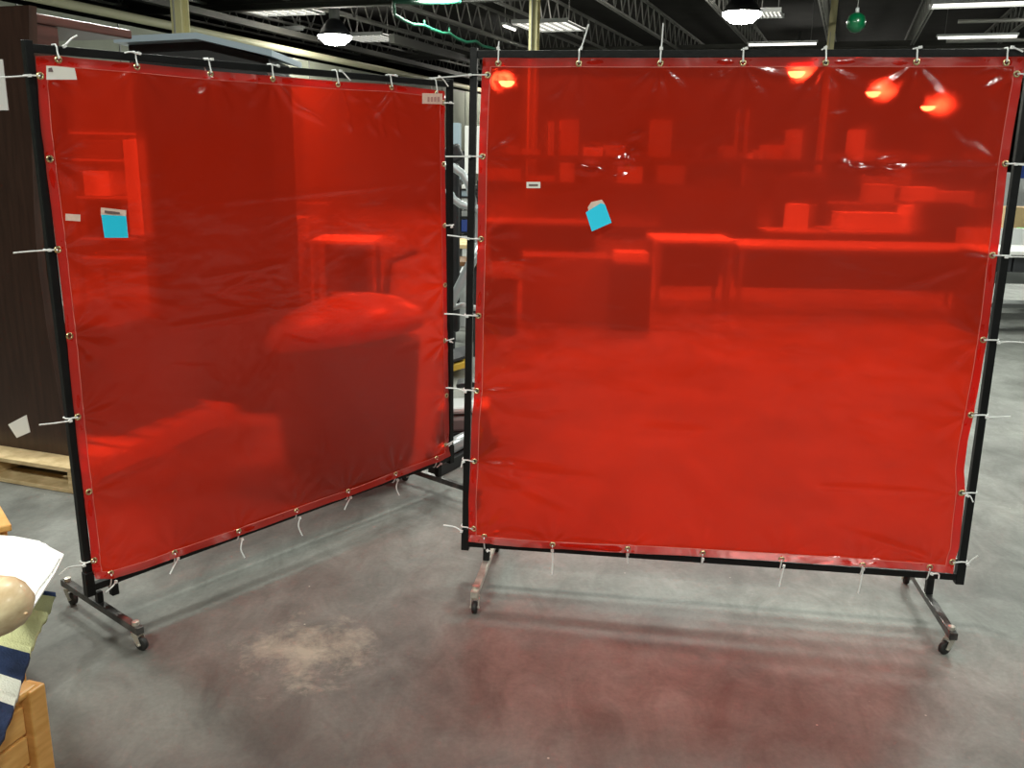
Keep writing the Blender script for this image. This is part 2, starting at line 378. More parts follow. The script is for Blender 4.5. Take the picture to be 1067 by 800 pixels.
def light_panel(px, py, z, wx, wy, label, mt=M_SKYL, n=6):
    p = atz(px, py, z); t = thing('ceiling_light_panel', p, label, 'ceiling light', rz=-AZ)
    T = lambda v: p + D2*v.x + D1*v.y + Vector((0,0,v.z))
    mb = MB(); mb.box((-wx, -wy, .0), (wx, wy, .02), 0, T); mb.build('diffuser', mt, t)
    mb = MB(); 
    for k in range(n+1):
        x = -wx + 2*wx*k/n; mb.box((x-.018, -wy, -.05), (x+.018, wy, 0), 0, T)
    mb.box((-wx-.03, -wy-.03, -.04), (wx+.03, -wy, .06), 0, T); mb.box((-wx-.03, wy, -.04), (wx+.03, wy+.03, .06), 0, T)
    mb.build('louvre', M_LTGREY, t)
    for q in (-.7, .7): MB().bar(T(Vector((wx*q,0,.03))), T(Vector((wx*q,0,5.9-z))), .02).build('hanger', M_JOIST, t)
light_panel(290, 10, 5.0, .85, .75, 'louvred light panel at upper left, left of the oval lamp')
light_panel(388, 39, 5.0, .75, .8, 'louvred light panel just right of the oval lamp')
light_panel(573, 27, 4.95, .75, .9, 'louvred light panel beside the slim cream column')
light_panel(802, 14, 5.0, .28, .5, 'small louvred panel just right of bright lamp above right screen')
light_panel(1031, 3, 4.8, 1.1, .35, 'long light panel at the upper right corner', M_TUBE, 1)
light_panel(482, -2, 5.0, .8, .4, 'light panel at the top edge above the green garland', M_SKYL, 4)
def strip_light(px, py, z, length, label, mt=M_TUBE, dirv=None):
    p = atz(px, py, z); d = dirv or D2
    t = thing('strip_light', p, label, 'ceiling light')
    mb = MB(); mb.bar(p+Vector((0,0,.05)) - d*length/2, p+Vector((0,0,.05)) + d*length/2, .14, .06); mb.build('housing', M_LTGREY, t)
    mb = MB(); mb.tube([p - d*length*.48, p + d*length*.48], .035, 8); mb.build('fluorescent_tube', mt, t)
    for q in (-.4, .4): MB().tube([p+d*length*q+Vector((0,0,.06)), p+d*length*q+Vector((0,0,CZ-p.z))], .008, 5).build('hanger', M_JOIST, t)
strip_light(815, 46, 4.7, 1.9, 'lit strip light just above right screen, below the bright lamp')
strip_light(1018, 38.5, 4.7, 1.9, 'lit strip light at upper right just above the right screen')
strip_light(531, 29, 4.9, .9, 'short lit strip light left of the slim cream column', dirv=D1)
strip_light(297, 31, 4.8, 1.2, 'unlit pale strip light below the upper left panel', M_LTGREY)

# ---- green garland and green shade hanging under the roof
mb = MB(); g = [(411, -3), (410, 6), (411, 15), (420, 21), (430, 25.5), (442, 26.5), (451, 31), (461, 34.5), (468, 34.5), (476, 40), (486, 44), (496, 43), (503, 48), (516, 51)]
pts = [aty(x, y, 19+i*.35) for i, (x, y) in enumerate(g)]
fine = []
for i in range(len(pts)-1):
    for k in range(4): fine.append(pts[i].lerp(pts[i+1], k/4))
fine.append(pts[-1])
mb.tube(fine, .035, 6)
mb.tube([aty(411, 1, 19), aty(440, 3, 20), aty(480, 2, 21)], .05, 6)
for q in ((442, 25, 20.8), (468, 33, 21.8)): mb.tube([aty(q[0], q[1]-4, q[2]), aty(q[0], q[1]+2, q[2])], .022, 5)
tag(mb.build('garland', M_GREEN, smooth=True), 'green garland draped in swags from the roof left of right screen', 'garland')
p = aty(892, 24, 17); t = thing('hanging_ornament', p, 'green round ornament hanging under the roof above the right screen', 'ornament')
MB().lathe([(0, -.17), (.08, -.15), (.15, -.07), (.165, .02), (.13, .12), (.05, .17), (0, .175)], p, 18).build('globe', M_DKGREEN, t, smooth=True)
MB().lathe([(0, .16), (.035, .165), (.03, .25), (0, .26)], p, 10).build('cap', M_LTGREY, t, smooth=True)
mb = MB(); mb.tube([p+Vector((0,0,.25)), Vector((p.x, p.y, CZ))], .008, 5); mb.build('cord', M_JOIST, t)

# ------------------------------------------------------------------ things behind the screens
def P2(px, py, z): return atz(px, py, z)
def pallet(p, rz, L_, W_, label, hgt=.13):
    t = thing('wooden_pallet', p, label, 'pallet', rz=rz)
    T = xf(p, rz)
    n = 7; bw = W_/n*.80
    for k in range(n):
        y = -W_/2 + bw/2 + (W_-bw)*k/(n-1)
        MB().box((-L_/2, y-bw/2, hgt-.022), (L_/2, y+bw/2, hgt), 0, T).build('top_board', M_PALLET, t, bevel=.003)
    for k in (0, 3, 6):
        y = -W_/2 + bw/2 + (W_-bw)*k/(n-1)
        MB().box((-L_/2, y-bw/2, 0), (L_/2, y+bw/2, .022), 0, T).build('bottom_board', M_PALLET, t, bevel=.003)
    for x in (-L_/2+.02, 0, L_/2-.02):
        MB().box((x-.02, -W_/2, .022), (x+.02, W_/2, hgt-.022), 0, T).build('stringer', M_PALLET, t, bevel=.003)
    return t
# left: dark walnut desk top stood on edge on a pallet
q1 = atz(79, 515, 0); q2 = atz(245, 441, 0)
nrm = (q2-q1); pdepth = nrm.length; nrm.normalize(); dirp = Vector((nrm.y, -nrm.x, 0)); rzp = math.atan2(dirp.y, dirp.x)
L_ = 1.1
pc = q1 - dirp*L_/2 + nrm*pdepth/2
pallet(pc, rzp, L_, pdepth, 'pine pallet under the tall dark brown furniture at left', .13)
# brown panel: front face through pixel bottom edge y~455..475
fr = atz(72, 475, .13); fr.z = 0
T = xf((fr.x, fr.y, .13), rzp)
def uu(px, py, off=.0):          # along-panel coordinate and height of a pixel on the panel's face
    v = ray(px, py); n_ = nrm; base = fr + n_*off
    t_ = ((base-CAM).dot(n_))/v.dot(n_); p_ = CAM + v*t_
    return (p_-fr).dot(dirp), p_.z-.13
th = .045
top_l = uu(0, 7); top_r = uu(30, 5); bot_r = uu(68, 470)
t = thing('upright_desk', (fr.x, fr.y, .13), 'tall dark brown wooden desk unit stood on end at the left edge', 'furniture', rz=rzp)
h_top = (top_l[1]+top_r[1])/2
xr = uu(33, 250)[0]
mb = MB(); edge = []
for i in range(17):
    z_ = h_top*i/16; s_ = i/16
    px_e = [72, 68, 62, 57, 52, 47, 43, 39, 36, 34, 33, 32, 31.5, 31, 30.5, 30, 30][i]
    py_e = 472 - (472-6)*s_
    edge.append((uu(px_e, py_e)[0], z_))
vs = [T(Vector((-.75, 0, 0)))]; 
front = [T(Vector((x, 0, z))) for x, z in edge]; back = [T(Vector((x, th, z))) for x, z in edge]
fl = [T(Vector((-.75, 0, z))) for x, z in edge]; bl = [T(Vector((-.75, th, z))) for x, z in edge]
n = len(edge)
for i in range(n-1):
    mb.add([fl[i], front[i], front[i+1], fl[i+1]], [(0,1,2,3)]); mb.add([bl[i], back[i], back[i+1], bl[i+1]], [(3,2,1,0)])
    mb.add([front[i], back[i], back[i+1], front[i+1]], [(0,1,2,3)])
mb.add([fl[0], front[0], back[0], bl[0]], [(0,1,2,3)]); mb.add([fl[-1], front[-1], back[-1], bl[-1]], [(3,2,1,0)]); mb.add([fl[0], bl[0], bl[-1], fl[-1]], [(0,1,2,3)])
mb.build('desk_top', M_BROWN, t)
xe0 = uu(72, 470)[0]
MB().box((-.75, .30, 0), (uu(70, 440, .3)[0], .34, h_top-.12), 0, T).build('modesty_panel', M_OAKEDGE, t)
MB().box((-.70, .34, 0), (uu(150, 440, .5)[0]-.05, pdepth-.25, .60), 0, T).build('pedestal', M_BROWN, t, bevel=.006)
MB().box((xr-.50, .045, h_top-.75), (xr-.01, .30, h_top-.052), 0, T).build('side_panel', M_REDBRN, t)
MB().box((xr-.70, .05, h_top-.05), (xr+.0, .80, h_top-.005), 0, T).build('projecting_shelf', M_REDBRN, t, bevel=.008)
# white sheet and paper tag fixed on the brown panel
a_ = uu(-8, 62); b_ = uu(9.5, 115)
tag(MB().box((a_[0], -.004, b_[1]), (b_[0], -.001, a_[1]), 0, T).build('paper_sheet', M_PAPER), 'white paper sheet taped high on the dark brown panel', 'paper')
a1, a2, a3, a4 = [uu(x, y) for x, y in ((9, 442), (28, 432), (32, 450), (18, 456))]
mb = MB(); fv = [T(Vector((a[0], -.004, a[1]))) for a in (a1, a2, a3, a4)]; bv = [T(Vector((a[0], -.001, a[1]))) for a in (a1, a2, a3, a4)]
mb.add(fv+bv, [(0,1,2,3), (7,6,5,4), (0,4,5,1), (1,5,6,2), (2,6,7,3), (3,7,4,0)])
tag(mb.build('paper_tag', M_PAPER), 'small tilted white paper tag low on the dark brown panel', 'tag')

# tall charcoal cabinet with blue-grey lid behind the left screen
yc = 5.6
cl = aty(157, 330, yc); cr = aty(292, 330, yc); ct = aty(210, 58, yc)
cl.z = cr.z = 0
t = thing('tall_cabinet', ((cl.x+cr.x)/2, yc, 0), 'tall charcoal cabinet with a blue-grey lid behind the left red screen', 'cabinet')
zt = aty(215, 52, yc).z
MB().box((cl.x, yc, .06), (cr.x, yc+.55, zt-.10)).build('body', M_CHAR, t, bevel=.006)
MB().box((cl.x+.04, yc+.03, 0), (cr.x-.04, yc+.52, .06)).build('plinth', M_BLKPL, t)
midx = (cl.x+cr.x)/2
MB().box((cl.x+.012, yc-.02, .09), (midx-.004, yc, zt-.13)).build('door', M_CHAR, t, bevel=.004)
MB().box((midx+.004, yc-.02, .09), (cr.x-.012, yc, zt-.13)).build('door', M_CHAR, t, bevel=.004)
xa_ = aty(128, 50, yc).x; xm_ = aty(212, 42, yc).x; xb_ = aty(289, 64, yc).x
za = aty(128, 47, yc).z; zm = aty(212, 43, yc).z; zb = aty(289, 61, yc).z
mb = MB()
for x0_, z0_, x1_, z1_ in ((xa_, za, xm_, zm), (xm_, zm, xb_, zb)):
    vs = [Vector((x0_, yc-.12, z0_)), Vector((x1_, yc-.12, z1_)), Vector((x1_, yc-.12, z1_+.035)), Vector((x0_, yc-.12, z0_+.035))]
    mb.add(vs+[v+Vector((0, .75, 0)) for v in vs], [(0,1,2,3), (7,6,5,4), (0,4,5,1), (1,5,6,2), (2,6,7,3), (3,7,4,0)])
mb.build('lid', M_BLUGREY, t)
mb = MB(); mb.add([Vector((cl.x, yc, zt-.1)), Vector((cr.x, yc, zt-.1)), Vector((cr.x, yc, zb)), Vector((xm_, yc, zm)), Vector((cl.x, yc, za)),
                   Vector((cl.x, yc+.5, zt-.1)), Vector((cr.x, yc+.5, zt-.1)), Vector((cr.x, yc+.5, zb)), Vector((xm_, yc+.5, zm)), Vector((cl.x, yc+.5, za))],
                  [(0,1,2,3,4), (9,8,7,6,5), (0,5,6,1), (1,6,7,2), (4,3,8,9)])
mb.build('top_panel', M_BLKPL, t)

# shelf unit of white and grey boxes seen through the left of the left screen
def obox(name, a, b, mt, label, cat, group=None, bev=.004):
    a = (a[0]+.004, a[1]+.004, a[2]+.003); b = (b[0]-.004, b[1], b[2])
    o = MB().box(a, b).build(name, mt, bevel=bev, origin=((a[0]+b[0])/2, (a[1]+b[1])/2, a[2])); return tag(o, label, cat, group)
ys = 8.2
def X(px, py, y): return aty(px, py, y).x
def Z(px, py, y): return aty(px, py, y).z
xs0, xs1 = X(76, 200, ys), X(162, 200, ys)
zsh = [Z(120, 268, ys), Z(120, 248, ys), Z(120, 205, ys), Z(120, 166, ys), Z(120, 138, ys)]
t = thing('storage_shelf', ((xs0+xs1)/2, ys, 0), 'open grey storage shelf behind the left part of the left screen', 'shelf')
for x in (xs0, xs1):
    for y in (ys, ys+.5): MB().box((x-.02, y-.02, 0), (x+.02, y+.02, zsh[4]+.02)).build('post', M_GREY, t)
for z in zsh: MB().box((xs0-.02, ys, z-.02), (xs1+.02, ys+.5, z)).build('shelf_board', M_LTGREY, t)
obox('storage_box', (X(85,190,ys), ys+.024, zsh[2]), (X(113,190,ys), ys+.4, Z(100,178,ys)), M_WHITE, 'bright white box on the shelf above the left blue note', 'box')
obox('storage_box', (X(132,150,ys), ys+.024, zsh[3]), (X(155,150,ys), ys+.4, Z(140,143,ys)), M_WHITE, 'white box on top right of the storage shelf', 'box')
obox('storage_box', (X(84,150,ys), ys+.024, zsh[3]), (X(125,150,ys), ys+.4, Z(100,146,ys)), M_GREY, 'grey box on the top left of the storage shelf', 'box')
obox('storage_box', (X(133,190,ys), ys+.024, zsh[2]), (X(148,190,ys), ys+.4, Z(140,170,ys)), M_WHITE, 'narrow white box right of the bright box on the shelf', 'box')
obox('storage_box', (X(88,230,ys), ys+.024, zsh[1]), (X(108,230,ys), ys+.4, Z(100,210,ys)), M_CHAR, 'dark box on the shelf behind the left blue note', 'box')
obox('storage_box', (X(140,240,ys), ys+.024, zsh[1]), (X(160,240,ys), ys+.4, Z(150,232,ys)), M_LTGREY, 'light grey box at the right end of the lower shelf', 'box')

obox('whiteboard', (X(129,200,8.1), 8.145, Z(140,246,8.1)), (X(158,200,8.1), 8.178, Z(140,146,8.1)), M_WHITE, 'narrow white board leaning before the right side of the storage shelf', 'board')
# floor-cleaning machine: tapered tub with domed sloping lid
fb = atz(362, 512, 0); yb = fb.y + .25
cx = aty(360, 400, yb).x; zr = aty(360, 350, yb).z; rw = (X(438, 400, yb) - X(281, 400, yb))/2
t = thing('floor_scrubber', (cx, yb, 0), 'big rounded floor machine with domed lid behind the left screen', 'machine')
mb = MB(); mb.lathe([(rw*.82, .05), (rw*.88, .12), (rw*.93, .35), (rw*.98, zr-.03), (rw*.97, zr)], (cx, yb, 0), 36, sy=.7)
mb.build('tub', mat('dark_grey_shell', (.07, .07, .075), .4), t, smooth=True)
def dome(p): return p + Vector((0, 0, (p.x-cx)*.16))
mb = MB(); mb.lathe([(rw*1.03, zr), (rw*1.04, zr+.05), (rw*.95, zr+.10), (rw*.7, zr+.16), (rw*.35, zr+.2), (0, zr+.21)], (cx, yb, 0), 36, sy=.72, T=dome)
mb.build('lid', M_LTGREY, t, smooth=True)
mb = MB(); mb.tube([(cx+rw*.5, yb+.1, zr+.15), (cx+rw*.55, yb+.15, zr+.36), (cx+rw*.9, yb+.15, zr+.42)], .018, 8); mb.build('handle', M_BLKPL, t, smooth=True)
for sx in (-.55, .55):
    mb = MB(); mb.lathe([(.03, -.02), (.055, -.018), (.055, .018), (.03, .02)], (cx+rw*sx, yb-.1, .055), 16, axis='x'); mb.build('wheel', M_RUB, t, smooth=True)

# desk with white top seen through the left screen
def table(name, xL, xR, y, depth, ztop, label, top=M_WHITE, leg=M_GREY, panel=None, thick=.035, rz=0):
    t = thing(name, ((xL+xR)/2, y, 0), label, 'table')
    MB().box((xL, y, ztop-thick), (xR, y+depth, ztop)).build('table_top', top, t, bevel=.004)
    for x in (xL+.05, xR-.05):
        for yy in (y+.05, y+depth-.05): MB().box((x-.022, yy-.022, 0), (x+.022, yy+.022, ztop-thick)).build('leg', leg, t)
    if panel: MB().box((xL+.08, y+depth*.5, .2), (xR-.08, y+depth*.5+.02, ztop-thick)).build('modesty_panel', panel, t)
    return t
yt = atz(360, 251, .76).y
table('desk', X(322, 251, yt), X(389, 251, yt), yt, .7, .76, 'white topped desk seen through middle of left screen', panel=M_CHAR)
obox('carton', (X(295,260,yt), yt-.3, 0), (X(319,260,yt), yt+.2, Z(310,226,yt)), M_LTGREY, 'pale carton standing left of the white topped desk', 'box')
obox('carton', (X(300,210,yt+3), yt+3, 0), (X(341,210,yt+3), yt+3.4, Z(320,212,yt+3)), M_GREY, 'grey carton stack behind the white topped desk', 'box')

# exercise machine in the gap between the screens
ye = 6.2
def E(px, py, dy=0): return aty(px, py, ye+dy)
t = thing('elliptical_trainer', (E(480, 470).x, ye, 0), 'grey exercise machine with curved tubes in the gap between screens', 'exercise machine')
mb = MB(); mb.tube([E(462, 172), E(472, 174), E(482, 181), E(489, 193), E(493, 212), E(495, 240, .1), E(496, 262, .1)], .028, 10); mb.build('handlebar', M_SILV, t, smooth=True)
mb = MB(); mb.tube([E(466, 196), E(472, 207), E(480, 213), E(492, 217), E(505, 218)], .026, 10); mb.build('handlebar', M_SILV, t, smooth=True)
mb = MB(); mb.tube([E(500, 255), E(488, 280), E(474, 308), E(462, 330)], .036, 10); mb.build('swing_arm', M_SILV, t, smooth=True)
mb = MB(); mb.tube([E(470, 321, .1), E(482, 318, .1), E(500, 322, .1)], .02, 8); mb.build('link', M_LTGREY, t, smooth=True)
mb = MB(); mb.tube([atz(450, 476, .10), atz(478, 461, .10), atz(515, 442, .10)], .042, 12); mb.build('base_tube', M_SILV, t, smooth=True)
mb = MB(); mb.bar(atz(452, 490, .035), atz(514, 458, .035), .07, .06); mb.build('rail', M_BLKPL, t)
mb = MB(); mb.bar(E(455, 437, -1.15), E(512, 434, -1.15), .26, .09); mb.build('housing', M_GREY, t, bevel=.02)
mb = MB(); mb.bar(E(455, 424, -1.15), E(512, 421, -1.15), .24, .04); mb.build('shroud', M_LTGREY, t, bevel=.02)
mb = MB(); mb.bar(E(452, 452, -1.2), E(512, 447, -1.2), .20, .045); mb.build('underside', M_BLKPL, t)
mb = MB(); mb.bar(E(476, 400, -1.0), E(500, 398, -1.0), .12, .03); mb.build('pedal', M_BLKPL, t, bevel=.008)
mb = MB(); mb.bar(E(471, 170, .3), E(472, 345, .3), .10, .10); mb.build('console_mast', M_BLKPL, t, bevel=.02)
mb = MB(); mb.bar(E(455, 168, .3), E(481, 157, .3), .10, .12); mb.build('console', M_BLKPL, t, bevel=.02)
# yellow and dark step board standing behind it
mb = MB(); mb.bar(E(462, 380, .6), E(490, 372, .6), .45, .05); o = mb.build('step_platform', M_YEL2, bevel=.008, origin=E(475, 380, .6)); tag(o, 'yellow edged step platform in the gap between screens', 'platform')
mb = MB(); mb.bar(E(460, 374, .6), E(486, 366, .6), .42, .02); mb.build('tread', M_CHAR, o)
# items standing further back in the gap
yg = 11
obox('whiteboard', (X(484,150,yg), yg, Z(490,181,yg)), (X(503,150,yg), yg+.03, Z(490,131,yg)), M_WHITE, 'tall white board standing far back in the gap', 'board')
obox('monitor', (X(474,150,yg-1), yg-1, Z(480,181,yg-1)), (X(484.5,150,yg-1), yg-.94, Z(480,157,yg-1)), M_BLKPL, 'small black screen left of the white board in the gap', 'screen')
obox('locker', (X(470,150,yg+1), yg+1, 0), (X(479,150,yg+1), yg+1.4, Z(480,128,yg+1)), M_BLUGREY, 'narrow blue-grey locker far back in the gap', 'locker')
for i, (ya, yb_, mt, nm) in enumerate(((193, 197, M_WHITE, 'white'), (198, 205, M_BLUGREY, 'blue-grey'), (206, 212, M_LTGREY, 'pale grey'), (220, 226, M_GREY, 'mid grey'), (229, 242, M_NAVYP, 'navy'), (246, 250, M_LTGREY, 'light'))):
    obox('storage_bin', (X(480.2,200,9.4), 9.41, Z(485,yb_,9.4)), (X(496,200,9.4), 9.7, Z(485,ya,9.4)), mt, nm + ' bin in the stacked rack seen in the gap', 'bin')
t = thing('bin_rack', (X(488,200,9.4), 9.8, 0), 'black open rack holding the stacked bins in the gap', 'rack')
for xx in (X(477.5,200,9.4), X(499,200,9.4)): MB().box((xx-.02, 9.4, 0), (xx+.02, 9.8, Z(485,188,9.4))).build('post', M_BLKPL, t)
for i, ya in enumerate((197.6, 205.5, 212.6, 226.6, 242.6, 250.6)): MB().box((X(477.5,200,9.4), 9.4, Z(485,ya,9.4)-.008), (X(499,200,9.4), 9.8, Z(485,ya,9.4))).build('shelf_board', M_BLKPL, t)
table('workbench', X(466, 258, 7.9), X(500, 258, 7.9), 7.9, .6, Z(485, 255, 7.9), 'wood topped bench in the gap behind the exercise machine', top=M_PALLET, leg=M_BLKPL)
table('low_table', X(462, 274, 7.3), X(503, 274, 7.3), 7.3, .4, Z(485, 273, 7.3), 'brown low table in front of the wood topped bench in the gap', top=M_OAKEDGE, leg=M_BLKPL)
obox('carton', (X(478,300,8.6), 8.6, 0), (X(502,300,8.6), 9.0, Z(490,284,8.6)), M_LTGREY, 'light grey carton low behind the curved tubes', 'box')

# long tables and clutter seen through the right screen
yt = atz(730, 250, .76).y
table('long_table', X(684, 248, yt), X(768, 248, yt), yt, .8, .76, 'white topped table seen through the middle of the right screen', panel=M_CHAR)
yt3 = 9.2
table('long_table', X(770, 256, 9.9), X(1032, 260, 9.9), 9.9, .8, Z(900, 258, 9.9), 'longest table seen through the right half of the right screen', panel=M_CHAR, top=M_LTGREY)
table('long_table', X(505, 248, 12), X(628, 252, 12), 12, .8, .76, 'grey table seen through the left part of the right screen', top=M_GREY, panel=M_CHAR)
obox('floor_cabinet', (X(545,270,9), 9, 0), (X(637,300,9), 9.5, Z(600,268,9)), M_GREY, 'wide low grey cabinet behind left half of right screen', 'cabinet')
obox('floor_cabinet', (X(638,300,8.6), 8.6, 0), (X(679,300,8.6), 9.1, Z(660,275,8.6)), M_BLKPL, 'black narrow cabinet left of the bright floor through right screen', 'cabinet')
obox('floor_cabinet', (X(500,270,8.3), 8.3, 0), (X(540,300,8.3), 8.8, Z(520,290,8.3)), M_CHAR, 'low charcoal cabinet at left edge behind the right screen', 'cabinet')
obox('carton', (X(641,270,8.7), 8.68, Z(660,275,8.6)), (X(676,270,8.7), 9.0, Z(660,264,8.65)), M_WHITE, 'flat white carton on the black cabinet below right blue note', 'box')
obox('partition', (X(690,215,13), 13, 0), (X(790,215,13), 13.1, Z(740,198,13)), M_CHAR, 'charcoal office partition behind the white topped table', 'partition')
obox('partition', (X(805,215,13.6), 13.6, 0), (X(862,215,13.6), 13.7, Z(840,184,13.6)), M_CHAR, 'taller dark office partition right of the first partition', 'partition')
obox('white_box', (X(824,215,12.6), 12.6, Z(834,240,12.6)), (X(844,215,12.6), 12.9, Z(834,213,12.6)), M_WHITE, 'small white box in front of the taller partition', 'box')
table('side_table', X(800, 241, 12.5), X(862, 241, 12.5), 12.5, .6, Z(834, 240, 12.6), 'pale side table under the small white box', top=M_LTGREY)
for i, (x0_, x1_, yA, yB, D, mt, lab) in enumerate((
    (875, 942, 222, 240, 12.8, M_WHITE, 'long white carton right of the taller partition'),
    (945, 968, 214, 236, 12.7, M_WHITE, 'square white carton beside the dark cabinet, right screen'),
    (978, 1015, 198, 212, 14.2, M_LTGREY, 'light grey carton high at right behind the right screen'),
    (905, 932, 192, 212, 14.0, M_LTGREY, 'light carton above the long white carton'),
    (948, 975, 194, 210, 14.1, M_WHITE, 'white carton above the square white carton'))):
    obox('carton', (X(x0_,yB,D), D, Z(900,yB,D)), (X(x1_,yB,D), D+.4, Z(900,yA,D)), mt, lab, 'box')
table('long_table', X(870, 241, 12.6), X(1034, 241, 12.6), 12.6, .9, Z(900, 240, 12.8), 'grey table carrying the white cartons at right', top=M_LTGREY, panel=M_GREY)
table('high_shelf', X(868, 213, 13.9), X(1030, 213, 13.9), 13.9, .8, Z(900, 212, 14.1), 'tall open shelf bench behind the table of white cartons', top=M_GREY)
obox('file_cabinet', (X(968,225,12), 12, 0), (X(1008,225,12), 12.5, Z(990,212,12)), M_BLKPL, 'dark filing cabinet near right edge behind the right screen', 'cabinet')
# far band of pale goods on racks at eye height
t = thing('pallet_rack', (X(775,180,19), 19.4, 0), 'long grey warehouse rack far behind the right screen', 'rack')
yr = 19
for k in range(3):
    x = X(505, 180, yr) + (X(1045, 180, yr)-X(505, 180, yr))*k/2
    
    for yy in (yr, yr+.84): MB().box((x-.04, yy, 0), (x+.04, yy+.05, 2.55)).build('upright', M_GREY, t)
for z in (.12, 1.05, 1.58):
    MB().box((X(505,180,yr), yr, z-.08), (X(1045,180,yr), yr+.9, z)).build('rack_shelf', M_CHAR, t)
ONES = 'first second third fourth fifth sixth seventh eighth ninth tenth eleventh twelfth thirteenth fourteenth fifteenth sixteenth seventeenth eighteenth nineteenth'.split()
def nth(k): return ONES[k] if k < 19 else ('twentieth' if k == 19 else ('twenty-'+ONES[k-20] if k < 29 else 'thirtieth' if k == 29 else 'thirty-'+ONES[k-30]))
nt_ = nm_ = 0
rnd = random.Random(3); x = X(506, 180, yr); xe_ = X(1040, 180, yr)
words = ['white', 'light grey', 'pale', 'grey', 'brown', 'dark']; mts = [M_WHITE, M_LTGREY, M_CREAM, M_GREY, M_CARD, M_CHAR]
while x < xe_-.3:
    w_ = rnd.uniform(.10, .42); h_ = rnd.uniform(.12, .30) if rnd.random() < .7 else rnd.uniform(.3, .75); i = rnd.choice([0, 1, 3, 5, 1, 3, 4, 5])
    if rnd.random() < .82:
        o = obox('carton', (x, yr+.09, 1.583), (x+w_, yr+.6, 1.58+h_), mts[i], nth(nt_)+' far carton from the left on the long rack\'s top shelf', 'box', 'cartons on the long rack top shelf'); nt_ += 1
    x += w_ + rnd.uniform(.01, .16)
x = X(506, 180, yr)
while x < xe_-.3:
    w_ = rnd.uniform(.3, .8); h_ = rnd.uniform(.12, .42); i = rnd.choice([3, 5, 5, 4, 1])
    obox('carton', (x, yr+.09, 1.053), (x+w_, yr+.6, 1.05+h_), mts[i], nth(nm_)+' far carton from the left on the long rack\'s middle shelf', 'box', 'cartons on the long rack middle shelf'); nm_ += 1
    x += w_ + rnd.uniform(.05, .3)

# right edge: workbench with drawers, navy box, green box
yw = 8.6
t = thing('workbench', (X(1062,264,yw), yw, 0), 'white edged workbench at the right edge of the photo', 'workbench')
xl, xr_ = X(1036,264,yw), X(1130,264,yw); zt = Z(1060, 262, yw)
MB().box((xl, yw, zt-.035), (xr_, yw+.8, zt)).build('bench_top', M_WHITE, t, bevel=.004)
MB().box((xl, yw+.75, zt), (xr_, yw+.80, zt+.16)).build('back_panel', M_LTGREY, t)
for k in range(4):
    xx = xl + (xr_-xl)*k/4
    MB().box((xx+.01, yw+.04, zt-.20), (xx+(xr_-xl)/4-.01, yw+.6, zt-.05)).build('drawer_unit', M_CHAR, t, bevel=.005)
MB().box((xl+.03, yw+.45, .22), (xr_-.03, yw+.7, .26)).build('lower_shelf', M_GREY, t)
for xx in (xl+.03, xr_-.03): MB().box((xx-.025, yw+.02, 0), (xx+.025, yw+.7, zt-.036)).build('leg', M_BLKPL, t)
obox('carton', (X(1052,248,10), 9.6, Z(1060,247,10)), (X(1090,248,10), 9.9, Z(1060,236,10)), M_LIME, 'lime green box behind the workbench at the right edge', 'box')
obox('carton', (X(1050,235,10), 10, Z(1060,247,10)), (X(1095,222,10), 10.3, Z(1060,216,10)), M_CARD, 'brown box behind the lime green box', 'box')
obox('bench_shelf', (X(1040,247,10), 9.5, Z(1060,247,10)-.3), (X(1120,247,10), 10.5, Z(1060,247,10)), M_LTGREY, 'pale shelf unit carrying the lime green box', 'shelf')
obox('wall_panel', (X(1045,200,11), 11, .2), (X(1130,200,11), 11.1, Z(1060,180,11)), M_LTGREY, 'pale standing partition at the right edge', 'partition')
obox('navy_board', (X(1064,180,10.6), 10.6, Z(1060,186,10.6)), (X(1090,180,10.6), 10.63, Z(1060,170,10.6)), M_NAVYP, 'navy board above the pale partition at right edge', 'board')

# ------------------------------------------------------------------ the two welding screens
class Scr:
    def __init__(s, x, y, yaw, ls, lb, W, H, rise, z0=.12733):
        s.o = Vector((x, y, 0)); ya = math.radians(yaw); s.e = Vector((math.cos(ya), math.sin(ya), 0)); s.n = Vector((math.sin(ya), -math.cos(ya), 0))
        s.ls = math.radians(ls); s.lb = math.radians(lb); s.W = W; s.H = H; s.rise = rise; s.z0 = z0; s.yaw = ya
    def P(s, u, z, n=0):       # u along, z height above floor at the left post, n towards the viewer's side
        zz = z + s.rise*u/s.W*min(1, max(0, z/s.z0))
        return s.o + s.e*(u + s.ls*zz) + s.n*(n + s.lb*zz) + Vector((0, 0, zz))
    def inv(s, px, py, n=0):   # where the sight line of a pixel meets the sheet
        v = ray(px, py); u, z = s.W/2, 1.0
        for _ in range(8):
            p0 = s.P(u, z, n); pu = s.P(u+1e-3, z, n)-p0; pz = s.P(u, z+1e-3, n)-p0
            nn_ = pu.cross(pz); t_ = (p0-CAM).dot(nn_)/v.dot(nn_); q = CAM+v*t_ - p0
            a11, a12, a22 = pu.dot(pu), pu.dot(pz), pz.dot(pz); b1, b2 = q.dot(pu), q.dot(pz); D = a11*a22-a12*a12
            u += 1e-3*(b1*a22-b2*a12)/D; z += 1e-3*(b2*a11-b1*a12)/D
        return u, z
RS = Scr(-0.17304, 3.30701, -7.59419, .22099, -2.27282, 1.8496, 1.87757, .01274)
LS = Scr(-1.45918, 2.8788, 50.80363, -.51604, .29355, 1.83071, 1.82204, .01362)
TB = .0254

def interp(tab, x):
    if x <= tab[0][0]: return tab[0][1]
    for (a, b), (c, d) in zip(tab, tab[1:]):
        if x <= c: return b + (d-b)*(x-a)/(c-a)
    return tab[-1][1]

